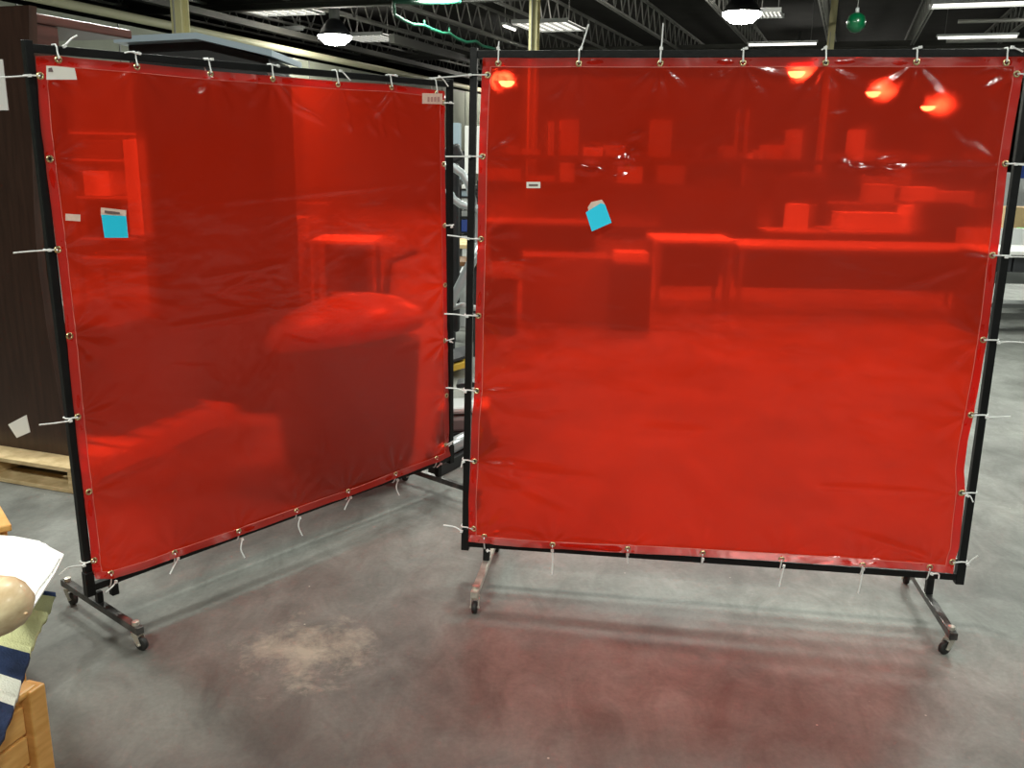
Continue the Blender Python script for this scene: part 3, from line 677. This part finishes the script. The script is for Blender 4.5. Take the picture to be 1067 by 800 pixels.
def build_screen(s, label, outline, gromm, ties, feet, seed, creases):
    rnd = random.Random(seed); P = s.P
    t = thing('welding_screen', P(s.W/2, 0), label, 'screen', rz=s.yaw)
    zt = s.z0 + s.H; h = TB/2
    for u in (0, s.W):
        mb = MB(); mb.bar(P(u, s.z0), P(u, zt), TB, TB, up=s.n); mb.build('post', M_BLACK, t, bevel=.002)
        mb = MB(); mb.bar(P(u, s.z0), P(u, s.z0+.09), TB+.005, TB+.005, up=s.n); mb.build('post_sleeve', M_BLACK, t, bevel=.002)
    zb = s.z0+.015+h; ztp = zt-.010-h
    mb = MB(); mb.bar(P(h, zb), P(s.W-h, zb), TB, TB, up=Vector((0,0,1))); mb.build('rail', M_BLACK, t, bevel=.002)
    mb = MB(); mb.bar(P(h, ztp), P(s.W-h, ztp), TB, TB, up=Vector((0,0,1))); mb.build('rail', M_BLACK, t, bevel=.002)
    # feet
    for ft in feet:
        us = ft['stub']; ub = ft['bar']; top = .090
        g = lambda n_, z_, du=0: s.o + s.e*(ub+du+s.ls*z_) + s.n*n_ + Vector((0,0,z_))
        rr = s.rise*ub/s.W
        mb = MB(); mb.bar(P(us, zb-h), P(us, ft.get('stubz', top)-rr*.5), TB, TB, up=s.n); mb.build('stub_post', M_BLACK, t, bevel=.002)
        if abs(us-ub) > .01:
            mb = MB(); mb.bar(P(ub, s.z0+.002), P(ub, top-.001), TB*.8, TB*.8, up=s.n); mb.build('stub_post', M_BLACK, t)
        bar_mats = [M_BAR if ft.get('mat') is None else ft['mat'], M_BLACK]
        mb = MB(); mb.bar(g(ft['a'], top-h), g(-ft['b'], top-h), TB*1.05, TB, up=Vector((0,0,1)))
        fb_ = mb.build('foot_bar', bar_mats, t, bevel=.002)
        for side, L_ in ((1, ft['a']), (-1, ft['b'])):
            c = g(side*(L_-.03), 0); sw = ft['swivel'][0 if side > 0 else 1]; ca = Vector((math.cos(sw), math.sin(sw), 0)); sa = Vector((-ca.y, ca.x, 0))
            ct = top-TB
            mb = MB()
            mb.lathe([(.012, top), (.012, top+.012), (.006, top+.014)], (c.x, c.y, 0), 12)          # nut above the bar
            mb.lathe([(.017, ct), (.017, ct-.006), (.010, ct-.010)], (c.x, c.y, 0), 14)
            # fork
            wc = c + ca*.018 + Vector((0, 0, .0235))
            for sg in (-1, 1):
                o_ = sa*(.013*sg)
                quad = [c+o_-ca*.010+Vector((0,0,ct-.008)), c+o_+ca*.014+Vector((0,0,ct-.008)), wc+o_+ca*.008, wc+o_-ca*.008+Vector((0,0,-.004))]
                th_ = sa*(.0022*sg)
                mb.add(quad+[q+th_ for q in quad], [(0,1,2,3), (7,6,5,4), (0,4,5,1), (1,5,6,2), (2,6,7,3), (3,7,4,0)])
            pl = [c-ca*.012-sa*.0145, c+ca*.016-sa*.0145, c+ca*.016+sa*.0145, c-ca*.012+sa*.0145]
            mb.add([p_+Vector((0,0,ct-.011)) for p_ in pl]+[p_+Vector((0,0,ct-.007)) for p_ in pl], [(0,3,2,1), (4,5,6,7), (0,1,5,4), (1,2,6,5), (2,3,7,6), (3,0,4,7)])
            mb.tube([wc-sa*.018, wc+sa*.018], .004, 8)
            cs = mb.build('caster', M_ZINC, t)
            mb = MB()
            ring = [(.0, -.008), (.020, -.009), (.0235, -.006), (.0235, .006), (.020, .009), (0, .009)]
            vs = []; nseg = 22
            for r_, o_ in ring:
                for k in range(nseg):
                    a = 2*math.pi*k/nseg; vs.append(wc + ca*(r_*math.cos(a)) + Vector((0,0,r_*math.sin(a))) + sa*o_)
            fs = [(i*nseg+k, i*nseg+(k+1)%nseg, (i+1)*nseg+(k+1)%nseg, (i+1)*nseg+k) for i in range(len(ring)-1) for k in range(nseg)]
            mb.add(vs, fs); mb.build('wheel', M_RUB, cs, smooth=True)
    # curtain: tables of edge positions in (u, z)
    top, bot, lef, rig = [[s.inv(px, py, TB/2+.006) for px, py in tab] for tab in outline]
    top = sorted((u, z) for u, z in top); bot = sorted((u, z) for u, z in bot)
    lef = sorted((z, u) for u, z in lef); rig = sorted((z, u) for u, z in rig)
    gg = [s.inv(px, py, TB/2+.008) for px, py in gromm]
    NU, NZ = 220, 220
    zc0 = interp(bot, s.W/2); zc1 = interp(top, s.W/2)
    def disp(a, b, u, z):
        d = .0055*math.sin(u*3.1+1.3*seed)*math.sin(z*2.3+seed) + .002*math.sin(u*9+z*4+seed)
        edge = min(a, 1-a, b, 1-b)
        for (gu, gz) in gg:           # little tension wrinkles fanning from each eyelet
            du, dz = u-gu, z-gz; r = math.hypot(du, dz)
            if r < .34:
                ang = math.atan2(dz, du); d += .0018*math.sin(ang*9+gu*31+gz*17)*math.exp(-((r-.07)/.10)**2)
        for (ax, az, bx, bz, amp, wd_) in creases:
            ex, ez = bx-ax, bz-az; l2 = ex*ex+ez*ez; t_ = max(0, min(1, ((u-ax)*ex+(z-az)*ez)/l2))
            dd_ = math.hypot(u-ax-t_*ex, z-az-t_*ez)
            if dd_ < wd_*3: d += amp*math.exp(-(dd_/wd_)**2)*math.sin(math.pi*min(1, .15+t_*.85))
        return d
    off = TB/2+.006
    def lay(d, a, b):         # the sheet lies on the front of the tubes, so near its border it never dips into them
        e_ = min(a, 1-a, b, 1-b)
        k = min(1, max(0, (e_-.015)/.05)); lo = -.004
        if d < lo: d = lo + (d-lo)*k
        return off + d + .016*max(0, 1-max(0, b)/.02)
    vs = []
    def pt(a, b, extra=0.0):
        z = zc0 + (zc1-zc0)*b
        ul = interp(lef, z); ur = interp(rig, z); u = ul+(ur-ul)*a
        z_lo = interp(bot, u)+.006*max(0, 1-b/.02); z_hi = interp(top, u); z = z_lo+(z_hi-z_lo)*b
        d = disp(a, b, u, z)
        return P(u, z, lay(d, a, b)+extra)
    mb = MB(); vs = [pt(i/NU, j/NZ) for j in range(NZ+1) for i in range(NU+1)]
    mb.add(vs, [(j*(NU+1)+i, j*(NU+1)+i+1, (j+1)*(NU+1)+i+1, (j+1)*(NU+1)+i) for j in range(NZ) for i in range(NU)])
    cur = mb.build('curtain', VIN, t, smooth=True)
    # hem: folded border, a second layer just in front, with its stitching
    hb = .0165; mb = MB()
    def strip(fn, n_, mbx):
        vs = []; 
        for i in range(n_+1):
            a_, b_ = fn(i/n_); vs += [a_, b_]
        mbx.add(vs, [(2*i, 2*i+2, 2*i+3, 2*i+1) for i in range(n_)])
    e_ = .0014
    strip(lambda q: (pt(q, 0, e_), pt(q, hb, e_)), 150, mb); strip(lambda q: (pt(q, 1-hb, e_), pt(q, 1, e_)), 150, mb)
    strip(lambda q: (pt(0, hb+(1-2*hb)*q, e_), pt(hb, hb+(1-2*hb)*q, e_)), 150, mb); strip(lambda q: (pt(1-hb, hb+(1-2*hb)*q, e_), pt(1, hb+(1-2*hb)*q, e_)), 150, mb)
    mb.build('hem', VIN_HEM, cur, smooth=True)
    mb = MB(); ee = .0022; hw = .0007
    for f_ in (lambda q: (pt(hb+(1-2*hb)*q, hb-hw, ee), pt(hb+(1-2*hb)*q, hb+hw, ee)), lambda q: (pt(hb+(1-2*hb)*q, 1-hb-hw, ee), pt(hb+(1-2*hb)*q, 1-hb+hw, ee)),
               lambda q: (pt(hb-hw, hb+(1-2*hb)*q, ee), pt(hb+hw, hb+(1-2*hb)*q, ee)), lambda q: (pt(1-hb-hw, hb+(1-2*hb)*q, ee), pt(1-hb+hw, hb+(1-2*hb)*q, ee))):
        strip(f_, 150, mb)
    mb.build('stitching', M_STITCH, cur)
    # brass eyelets
    def nat(u, z):
        ul, ur = interp(lef, z), interp(rig, z); a = (u-ul)/(ur-ul); zl, zh = interp(bot, u), interp(top, u); b = (z-zl)/(zh-zl)
        return lay(disp(a, b, u, z), a, b)
    for (u, z) in gg:
        n0 = nat(u, z)+.0015; mb = MB(); vs = []; K = 20
        for rr_, nn_ in ((.0055, 0), (.0065, .003), (.009, .0035), (.0115, .0015), (.012, 0)):
            for k in range(K): a = 2*math.pi*k/K; vs.append(P(u+rr_*math.cos(a), z+rr_*math.sin(a), n0+nn_))
        mb.add(vs, [(i*K+k, i*K+(k+1)%K, (i+1)*K+(k+1)%K, (i+1)*K+k) for i in range(4) for k in range(K)])
        mb.add([P(u+.006*math.cos(2*math.pi*k/K), z+.006*math.sin(2*math.pi*k/K), n0-.0005) for k in range(K)], [tuple(range(K))], 1)
        mb.build('grommet', [M_BRASS, M_RUB], t, smooth=True)
    # nylon ties: (eyelet index, side, tail pixels...)
    for gi, side, tail in ties:
        u, z = gg[gi]; n0 = nat(u, z)+.004
        if side in 'tb':
            zr_ = ztp if side == 't' else zb; sg = 1 if side == 't' else -1
            R_ = h+.004
            path = [P(u, z, n0-.01), P(u, z+sg*.004, n0+.003), P(u, zr_-sg*h*.3, max(R_, n0*.8)), P(u, zr_+sg*h*.6, R_+.001), P(u, zr_+sg*R_, R_*.6), P(u, zr_+sg*R_, -R_*.7), P(u, zr_, -R_), P(u, zr_-sg*R_, -R_*.5), P(u, z, -.002)]
            knot = P(u, zr_+sg*(R_+.002), R_*.8) if side == 't' else P(u, zr_-sg*.002, R_+.004)
        else:
            ur_ = 0 if side == 'l' else s.W; sg = -1 if side == 'l' else 1; R_ = h+.004
            path = [P(u, z, n0-.01), P(u+sg*.004, z, n0+.003), P(ur_-sg*h*.5, z, R_+.001), P(ur_+sg*h*.7, z, R_+.001), P(ur_+sg*R_, z, R_*.5), P(ur_+sg*R_, z, -R_*.6), P(ur_, z, -R_), P(ur_-sg*R_, z, -R_*.4), P(u, z, -.002)]
            knot = P(ur_+sg*.002, z, R_+.004)
        mb = MB(); mb.tube(path, .0027, 6)
        if len(tail):
            kp = s.inv(*tail[0]); kn = R_+.006; K3 = P(kp[0], kp[1], kn)
            d_ = (P(*s.inv(*tail[1]), kn)-K3).normalized() if len(tail) > 1 else s.e
            mb.bar(K3-d_*.005, K3+d_*.005, .0085, .0085)
            if len(tail) > 1:
                pts_ = [K3] + [P(*s.inv(px, py, kn+.004*i), kn+.004*i) for i, (px, py) in enumerate(tail[1:])]
                fine_ = []
                for i in range(len(pts_)-1):
                    for k in range(4):
                        q = k/4; p0_ = pts_[max(i-1, 0)]; p1_ = pts_[i]; p2_ = pts_[i+1]; p3_ = pts_[min(i+2, len(pts_)-1)]
                        fine_.append(.5*((2*p1_)+(-p0_+p2_)*q+(2*p0_-5*p1_+4*p2_-p3_)*q*q+(-p0_+3*p1_-3*p2_+p3_)*q**3))
                fine_.append(pts_[-1]); mb.tube(fine_, .0027, 6)
        mb.build('cable_tie', M_TIE, t, smooth=False)
    return t, cur, nat

def quad_note(s, t, nat, name, pix, mt, lift=.002, label=None, thick=.0004, tilt=0):
    c = [s.inv(px, py, TB/2+.006) for px, py in pix]; n_ = len(c)
    um = sum(a for a, b in c)/n_; zm_ = sum(b for a, b in c)/n_; n0 = max([nat(um, zm_)]+[nat(a, b) for a, b in c]+[nat((a+um)/2, (b+zm_)/2) for a, b in c])+.001+lift; zmax = max(b for a, b in c)
    mb = MB(); fr_ = [s.P(u, z, n0+tilt*(zmax-z)) for u, z in c]; bk = [s.P(u, z, n0-thick+tilt*(zmax-z)) for u, z in c]
    mb.add(fr_+bk, [tuple(range(n_)), tuple(range(n_, 2*n_))[::-1]] + [(i, n_+i, n_+(i+1) % n_, (i+1) % n_) for i in range(n_)])
    o = mb.build(name, mt, t)
    if label: o['label'] = label
    return o, n0

# ---- right screen
R_out = ([(503, 60), (560, 60.5), (603, 60), (650, 60.5), (688, 60.5), (774, 60), (860, 59.5), (955, 60), (1050, 59), (1069, 59)],
         [(489, 563), (540, 569), (576, 571), (654, 575), (732, 580), (817, 585), (898, 590), (960, 594), (991, 597)],
         [(503, 60), (500, 120), (498.5, 170), (497.5, 250), (495.5, 330), (494.5, 408), (491.5, 440), (490.5, 481), (488.5, 520), (489, 563)],
         [(1069, 59), (1065, 85), (1055.5, 140), (1050, 175), (1043, 240), (1039, 270), (1031, 335), (1028, 355), (1021, 395), (1014, 432), (1008, 460), (1004, 490), (1005, 513), (1002, 540), (999, 570), (991, 597)])
R_g = [(519, 66), (603, 66), (688, 66), (774, 65.5), (860, 65.5), (955, 64.5), (1049, 65),
       (508, 78), (502.5, 163), (501, 249), (498.5, 329), (496.5, 407), (494.5, 480), (494, 550),
       (1060, 77), (1048, 170.5), (1034.5, 266), (1024.5, 354), (1011.5, 432), (1001.5, 513), (992, 585),
       (505, 558), (576, 566), (654, 570.5), (732, 576), (814, 582), (898, 587.5), (968, 590)]
R_t = [(0, 't', [(520, 51), (520, 43)]), (1, 't', [(606, 51), (609, 40), (613.5, 25)]), (2, 't', [(689, 51), (690, 40), (691, 24)]),
       (3, 't', [(777, 51), (772, 52)]), (4, 't', [(859, 50), (856, 52)]), (5, 't', [(957, 50), (951, 51)]), (6, 't', [(1052, 50), (1060, 51), (1066, 54)]),
       (7, 'l', [(491, 78.5), (480, 79), (463, 80.5), (447, 81.5)]), (8, 'l', [(490, 163), (478, 163), (464, 163)]), (9, 'l', [(489, 248), (478, 246.5), (466, 245)]),
       (10, 'l', [(488, 328.5), (476, 327.5), (463, 327)]), (11, 'l', [(486, 406.5), (477, 405), (464.5, 404)]), (12, 'l', [(484, 479), (482, 480), (480.5, 487)]),
       (13, 'l', [(482, 551), (474, 549), (462, 547)]),
       (14, 'r', [(1077, 78), (1085, 79)]), (15, 'r', [(1056, 171), (1068, 172), (1080, 172)]), (16, 'r', [(1046, 267), (1060, 267.5), (1076, 268)]),
       (17, 'r', [(1038, 355.5), (1052, 356), (1070, 357)]), (18, 'r', [(1026, 433), (1040, 434.5), (1053, 434)]), (19, 'r', [(1006, 514), (1011, 517), (1014, 523)]),
       (20, 'r', [(1006, 585), (1013, 583), (1019, 579)]),
       (21, 'b', [(509, 571), (511, 574)]), (22, 'b', [(576, 571), (576, 585), (575, 598)]), (23, 'b', [(654, 575), (654, 587)]), (24, 'b', [(732, 580), (732, 586)]),
       (25, 'b', [(816, 587), (814.5, 600), (812, 611)]), (26, 'b', [(898, 590), (897, 605), (894, 618)]), (27, 'b', [(969, 595), (978, 598), (978, 603)])]
def cr(s, pts, amp, wd_):
    out = []
    for a_, b_ in zip(pts, pts[1:]):
        ua, za_ = s.inv(*a_); ub_, zb_ = s.inv(*b_); out.append((ua, za_, ub_, zb_, amp, wd_))
    return out
R_cr = cr(RS, [(495, 480), (640, 500)], .010, .020) + cr(RS, [(495, 482), (620, 540)], -.008, .022) + cr(RS, [(495, 410), (590, 402)], .006, .018) \
     + cr(RS, [(680, 445), (745, 450)], .008, .018) + cr(RS, [(855, 505), (985, 512)], .007, .010) + cr(RS, [(990, 585), (860, 545)], .007, .016) \
     + cr(RS, [(1045, 172), (860, 178)], .004, .012) + cr(RS, [(1033, 268), (930, 300)], .004, .015) + cr(RS, [(497, 332), (560, 345)], .005, .02) \
     + cr(RS, [(500, 260), (600, 290)], .004, .02) + cr(RS, [(650, 160), (660, 180)], .006, .012) + cr(RS, [(600, 175), (640, 182)], .006, .012) + cr(RS, [(494, 548), (760, 585)], .006, .02)
rc = random.Random(12)
def cluster(s, x0, y0, x1, y1, n, ln, amp, wd_, ang):
    out = []
    for _ in range(n):
        x = rc.uniform(x0, x1); y = rc.uniform(y0, y1); a = ang + rc.uniform(-.5, .5); L_ = rc.uniform(.5, 1)*ln
        out += cr(s, [(x, y), (x+L_*math.cos(a), y+L_*math.sin(a))], amp*rc.choice((-1, 1))*rc.uniform(.6, 1.2), wd_)
    return out
R_cr += cluster(RS, 600, 148, 620, 184, 7, 18, .0045, .010, .3) + cluster(RS, 636, 140, 668, 184, 13, 22, .0050, .010, -.1) + cluster(RS, 865, 165, 930, 180, 8, 26, .004, .009, .1) \
     + cluster(RS, 510, 260, 590, 300, 6, 60, .003, .012, .1) + cluster(RS, 500, 380, 560, 540, 6, 50, .004, .016, .2)
tR, curR, natR = build_screen(RS, 'right hand red vinyl welding screen facing the camera, on a black wheeled frame', R_out, R_g, R_t,
    [dict(stub=.085, bar=.085, a=.275, b=.29, swivel=(math.radians(-95), math.radians(80)), mat=M_BARE), dict(stub=RS.W-.10, bar=RS.W-.10, a=.29, b=.28, swivel=(math.radians(-160), math.radians(80)))], 1, R_cr)
quad_note(RS, tR, natR, 'price_label', [(548.5, 189.5), (563, 189.5), (563, 196), (548.5, 196)], M_WHITELAB, label='small white printed label on the right screen')
o, n0 = quad_note(RS, tR, natR, 'backing_label', [(612.5, 216), (616, 210.5), (627, 208), (630, 212), (632, 220), (614, 224)], M_LABEL, .002, 'pink printed label behind the blue note')
quad_note(RS, tR, natR, 'sticky_note', [(610.5, 221), (626, 211.5), (630.5, 213), (637.5, 231.5), (617, 240.5)], M_BLUE, .006, 'bright blue paper note stuck askew', tilt=.22)

# ---- left screen
L_out = ([(37, 58.5), (60, 58), (80, 60.5), (143, 66), (180, 70), (219, 74), (285, 79), (352, 85), (408, 88), (455, 94), (463, 95)],
         [(97, 603), (115, 603), (150, 593), (182, 581), (248, 558), (309, 536), (362, 517), (413, 497), (455, 481), (467, 475)],
         [(37, 58.5), (43.5, 140), (56.5, 240), (68.5, 340), (83, 480), (94, 570), (97, 603)],
         [(463, 95), (464, 170), (465.5, 260), (466.5, 350), (467, 420), (467, 475)])
L_g = [(61, 62), (143, 69.5), (219, 77), (285, 82), (352, 88), (408, 91), (455, 97),
       (42, 79), (52, 165.5), (60.5, 260), (73, 350), (81.5, 434.5), (93, 512.5), (98, 584),
       (461.5, 107), (463, 171), (464, 235), (464.5, 297), (464, 355), (465, 412), (464, 463),
       (114.5, 597), (181.5, 575.5), (248, 553), (308.5, 532), (362, 511.5), (411, 493.5), (454, 477)]
L_t = [(0, 't', [(63.5, 48.5), (70, 45), (75, 40), (80.5, 37)]), (1, 't', [(141, 56), (136, 54), (130, 55)]), (2, 't', [(217, 62), (213, 62)]), (3, 't', [(286, 69), (282, 67)]),
       (4, 't', [(351, 74), (358, 76), (365, 84)]), (5, 't', [(409, 79), (404, 77.5)]), (6, 't', [(454, 80), (462, 83), (467, 90)]),
       (7, 'l', [(27, 79), (14, 80), (0, 80.5)]), (9, 'l', [(48, 260), (30, 262), (14, 263.5)]), (11, 'l', [(70, 437), (56, 441), (41, 442.5)]),
       (13, 'l', [(84, 587), (72, 591), (62, 599)]),
       (14, 'r', [(466, 107), (470, 108)]), (16, 'r', [(467, 236), (472, 234)]), (18, 'r', [(466, 355), (472, 357)]), (20, 'r', [(464, 463), (471, 462)]),
       (21, 'b', [(117.5, 604), (117, 611), (110, 617)]), (22, 'b', [(182, 580), (181, 590), (177, 598)]), (23, 'b', [(249, 560), (251, 572), (255, 581)]),
       (24, 'b', [(309, 538), (311, 548), (315, 558)]), (25, 'b', [(362, 517), (362, 524), (359, 531)]), (26, 'b', [(411, 499), (413, 508), (416, 516)]), (27, 'b', [(456, 482), (455, 487)])]
L_cr = cr(LS, [(205, 290), (300, 272)], .005, .012) + cr(LS, [(180, 340), (330, 315)], .005, .014) + cr(LS, [(285, 84), (300, 110), (340, 130)], .008, .012) \
     + cr(LS, [(352, 90), (362, 140)], .007, .014) + cr(LS, [(408, 95), (372, 135)], .006, .014) + cr(LS, [(219, 80), (240, 120)], .006, .015) + cr(LS, [(200, 80), (270, 86)], .006, .010) \
     + cr(LS, [(230, 210), (440, 190)], .003, .010)
L_cr += cluster(LS, 190, 82, 280, 92, 8, 30, .0045, .010, .1) + cluster(LS, 345, 100, 410, 135, 12, 24, .0045, .010, .9) + cluster(LS, 195, 280, 300, 350, 7, 60, .003, .012, -.2)
tL, curL, natL = build_screen(LS, 'left hand red vinyl welding screen standing at an angle, on a black wheeled frame', L_out, L_g, L_t,
    [dict(stub=.085, stubz=.098, bar=.030, a=.275, b=.27, swivel=(math.radians(-20), math.radians(-30))), dict(stub=LS.W-.085, bar=LS.W-.085, a=.28, b=.28, swivel=(math.radians(-60), math.radians(60)))], 2, L_cr)
quad_note(LS, tL, natL, 'maker_label', [(47.5, 68.5), (58, 69), (77, 71), (79.5, 83), (47.5, 83)], M_WHITELAB, label='white torn maker label in the top corner')
quad_note(LS, tL, natL, 'printed_mark', [(49.5, 71), (53, 70.5), (54.5, 75), (49.5, 75)], M_INK, .005)
quad_note(LS, tL, natL, 'maker_label', [(439, 97), (460, 97.5), (460, 108.5), (439, 108)], M_LABEL, label='pink printed maker label at the top right corner')
for k in range(5): quad_note(LS, tL, natL, 'printed_mark', [(441+k*3.4, 101), (443+k*3.4, 101), (443+k*3.4, 106), (441+k*3.4, 106)], mat('faded_print', (.55, .30, .28), .7) if k == 0 else bpy.data.materials['faded_print'], .005)
quad_note(LS, tL, natL, 'price_label', [(67.5, 222.5), (83, 223.5), (83, 230.5), (67.5, 229.5)], M_LABEL, label='small pink printed label left of the blue note')
quad_note(LS, tL, natL, 'backing_label', [(104.5, 216), (131, 219), (131, 226), (104.5, 224)], M_LABEL, .002, 'pink printed label above the blue note')
quad_note(LS, tL, natL, 'printed_mark', [(108, 219), (124, 221), (124, 223), (108, 221.4)], M_INK, .005)
quad_note(LS, tL, natL, 'sticky_note', [(104.5, 223.5), (130.5, 225), (132, 247.5), (107.5, 247.5)], M_BLUE, .004, 'bright blue paper note hanging straight', tilt=.05)
quad_note(RS, tR, natR, 'printed_mark', [(551, 191.8), (560.5, 191.8), (560.5, 193.6), (551, 193.6)], M_INK, .005)

# ------------------------------------------------------------------ near left: dresser, quilt, papers, wooden arm
zc = .62
ca = atz(33, 716, zc); cb = atz(-60, 780, zc)      # top front edge of the drawer face, corner and away to the left
dn = (cb-ca); dn.z = 0; dn.normalize()             # along the drawer front, towards the camera
bk_ = Vector((dn.y, -dn.x, 0))
if bk_.x > 0: bk_ = -bk_                           # into the dresser body (left)
def DR(u, v, z): return Vector((ca.x, ca.y, 0)) + dn*u + bk_*v + Vector((0, 0, z))
DT = lambda v: DR(v.x, v.y, v.z)
t = thing('dresser', DR(0, 0, 0), 'honey maple chest of drawers at the lower left corner', 'dresser')
MB().box((0, .012, 0), (.9, .42, zc), 0, DT).build('carcass', M_MAPLE, t, bevel=.003)
MB().box((-.022, -.012, 0), (.018, .03, zc+.0), 0, DT).build('corner_stile', M_MAPLE, t, bevel=.004)
MB().box((-.012, -.006, zc-.012), (.9, .42, zc+.004), 0, DT).build('top', M_MAPLE, t, bevel=.006)
zz = zc-.022
for k in range(8):
    d_ = MB().box((.03, -.006, zz-.060), (.86, .012, zz), 0, DT).build('drawer', M_MAPLE, t, bevel=.003)
    MB().lathe([(.005, 0), (.006, .012), (.013, .018), (.013, .024), (.006, .028)], (0, 0, 0), 14, T=lambda p, z_=zz: DR(.44+p.x, -.006-p.z, z_-.03+p.y)).build('knob', M_MAPLE, d_, smooth=True)
    zz -= .066
# patchwork quilt heaped on the dresser and hanging over its corner
zq = .78
def G(px, py, z): return atz(px, py, z)
outer = [(58, 617, .80), (50, 636, .76), (42, 653, .73), (32, 675, .70), (25, 702, .665), (16, 729, .64), (4, 764, .62), (-12, 800, .60)]
qa = []
for (x, y, z) in outer:
    p = G(x, y, z); row = []
    for j in range(9):
        sft = j/8; pin = p + Vector((-.62*sft, .02*sft-.10*sft, .03*math.sin(sft*2.2)+ (0.84-z)*min(1, sft*2.2)*.6)); row.append(pin)
    qa.append(row)
fineq = []
for i in range(len(qa)-1):
    for k in range(6):
        q = k/6; fineq.append([qa[i][j].lerp(qa[i+1][j], q)+Vector((0, 0, .004*math.sin(i*3+k+j))) for j in range(9)])
fineq.append(qa[-1])
mb = MB(); n1_ = len(fineq)
def patch_m(i, j):
    s_ = i/(n1_-1)
    if s_ < .43: return 1 if j < 3 else 2
    if s_ < .60: return 0
    if s_ < .73: return 2
    return 0
vs = [v for row in fineq for v in row] + [v+Vector((0,0,-.010)) for row in fineq for v in row]; NN = n1_*9
for i in range(n1_-1):
    for j in range(8):
        a = i*9+j; mb_idx = patch_m(i, j)
        mb.f.append([a, a+1, a+10, a+9]); mb.m.append(mb_idx); mb.f.append([NN+a+9, NN+a+10, NN+a+1, NN+a]); mb.m.append(mb_idx)
for i in range(n1_-1):
    a = i*9; mb.f.append([a, a+9, NN+a+9, NN+a]); mb.m.append(patch_m(i, 0))
    a = i*9+8; mb.f.append([a+9, a, NN+a, NN+a+9]); mb.m.append(0)
for j in range(8):
    mb.f.append([j+1, j, NN+j, NN+j+1]); mb.m.append(0); b_ = (n1_-1)*9
    mb.f.append([b_+j, b_+j+1, NN+b_+j+1, NN+b_+j]); mb.m.append(0)
mb.v = vs
o = mb.build('patchwork_quilt', [M_NAVY, M_YEL, M_CREAM], smooth=True)
tag(o, 'navy and pale yellow patchwork quilt heaped over the maple dresser', 'quilt')
# stack of white papers
base = [(-25, 556, 0), (0, 558, 0), (20, 560, 0), (47, 566, 0), (65, 580, 0), (58, 594, 0), (40, 614, 0), (22, 634, 0), (-25, 640, 0)]
rnd = random.Random(5)
for k in range(3):
    z = .845 + .004*k; pp = [G(x+rnd.uniform(-5, 3)*(k > 0), y+rnd.uniform(-3, 3)*(k > 0), z) for x, y, _ in base]
    cx_ = sum(p.x for p in pp)/9; cy_ = sum(p.y for p in pp)/9; ang = rnd.uniform(-.08, .08)*(k > 0)
    pp = [Vector((cx_+(p.x-cx_)*math.cos(ang)-(p.y-cy_)*math.sin(ang), cy_+(p.x-cx_)*math.sin(ang)+(p.y-cy_)*math.cos(ang), p.z)) for p in pp]
    mb = MB(); mb.add(pp+[p-Vector((0,0,.0036)) for p in pp], [tuple(range(9)), tuple(range(9, 18))[::-1]]+[(i, 9+i, 9+(i+1) % 9, (i+1) % 9) for i in range(9)])
    tag(mb.build('paper_sheets', M_PAPER), ('lowest white papers of the pile on the quilt', 'middle white papers of the pile on the quilt', 'topmost white papers of the pile on the quilt')[k], 'paper', 'white paper pile')
# rounded wooden chair arm lying in front
za_ = .93
c0 = G(-4, 631, za_); c1 = G(-120, 660, za_)
dr = (c1-c0).normalized(); rads = [.004, .018, .026, .031, .0335, .034, .034, .034]; dist = [-.034+.0, -.028, -.020, -.008, .006, .02, .05, .16]
k_ = (G(2, 601, za_)-G(2, 664, za_)).length*.25/.034
mb = MB(); mb.tube([c0+dr*(d*k_) + dr*0 for d in dist], [r*k_ for r in rads], 24, flat=.9)
t = thing('chair_arm', c0, 'rounded pale tan wooden chair arm end at the left edge', 'chair'); mb.build('armrest', M_TAN, t, smooth=True)
mb = MB(); kn = G(27, 640, za_+.02); 
mb.lathe([(.002, 0), (.003, .002), (.0022, .003)], (0, 0, 0), 10, T=lambda p: kn + p); mb.build('screw_plug', M_CARD, t)
mb = MB(); q = c0 + dr*(.11*k_); mb.bar((q.x, q.y, 0), (q.x, q.y, za_), .05, .05); mb.build('leg', M_TAN, t, bevel=.01)
# maple chest corner further left
cc = atz(12, 546, .60); 
t = thing('side_chest', (cc.x-.3, cc.y+.2, 0), 'orange maple chest corner just above the white papers', 'chest')
TS = xf((cc.x, cc.y, 0), math.radians(38))
MB().box((-.6, .02, 0), (-.01, .42, .575), 0, TS).build('body', M_MAPLE, t, bevel=.004)
MB().box((-.62, 0, .578), (0, .44, .60), 0, TS).build('top', M_MAPLE, t, bevel=.005)
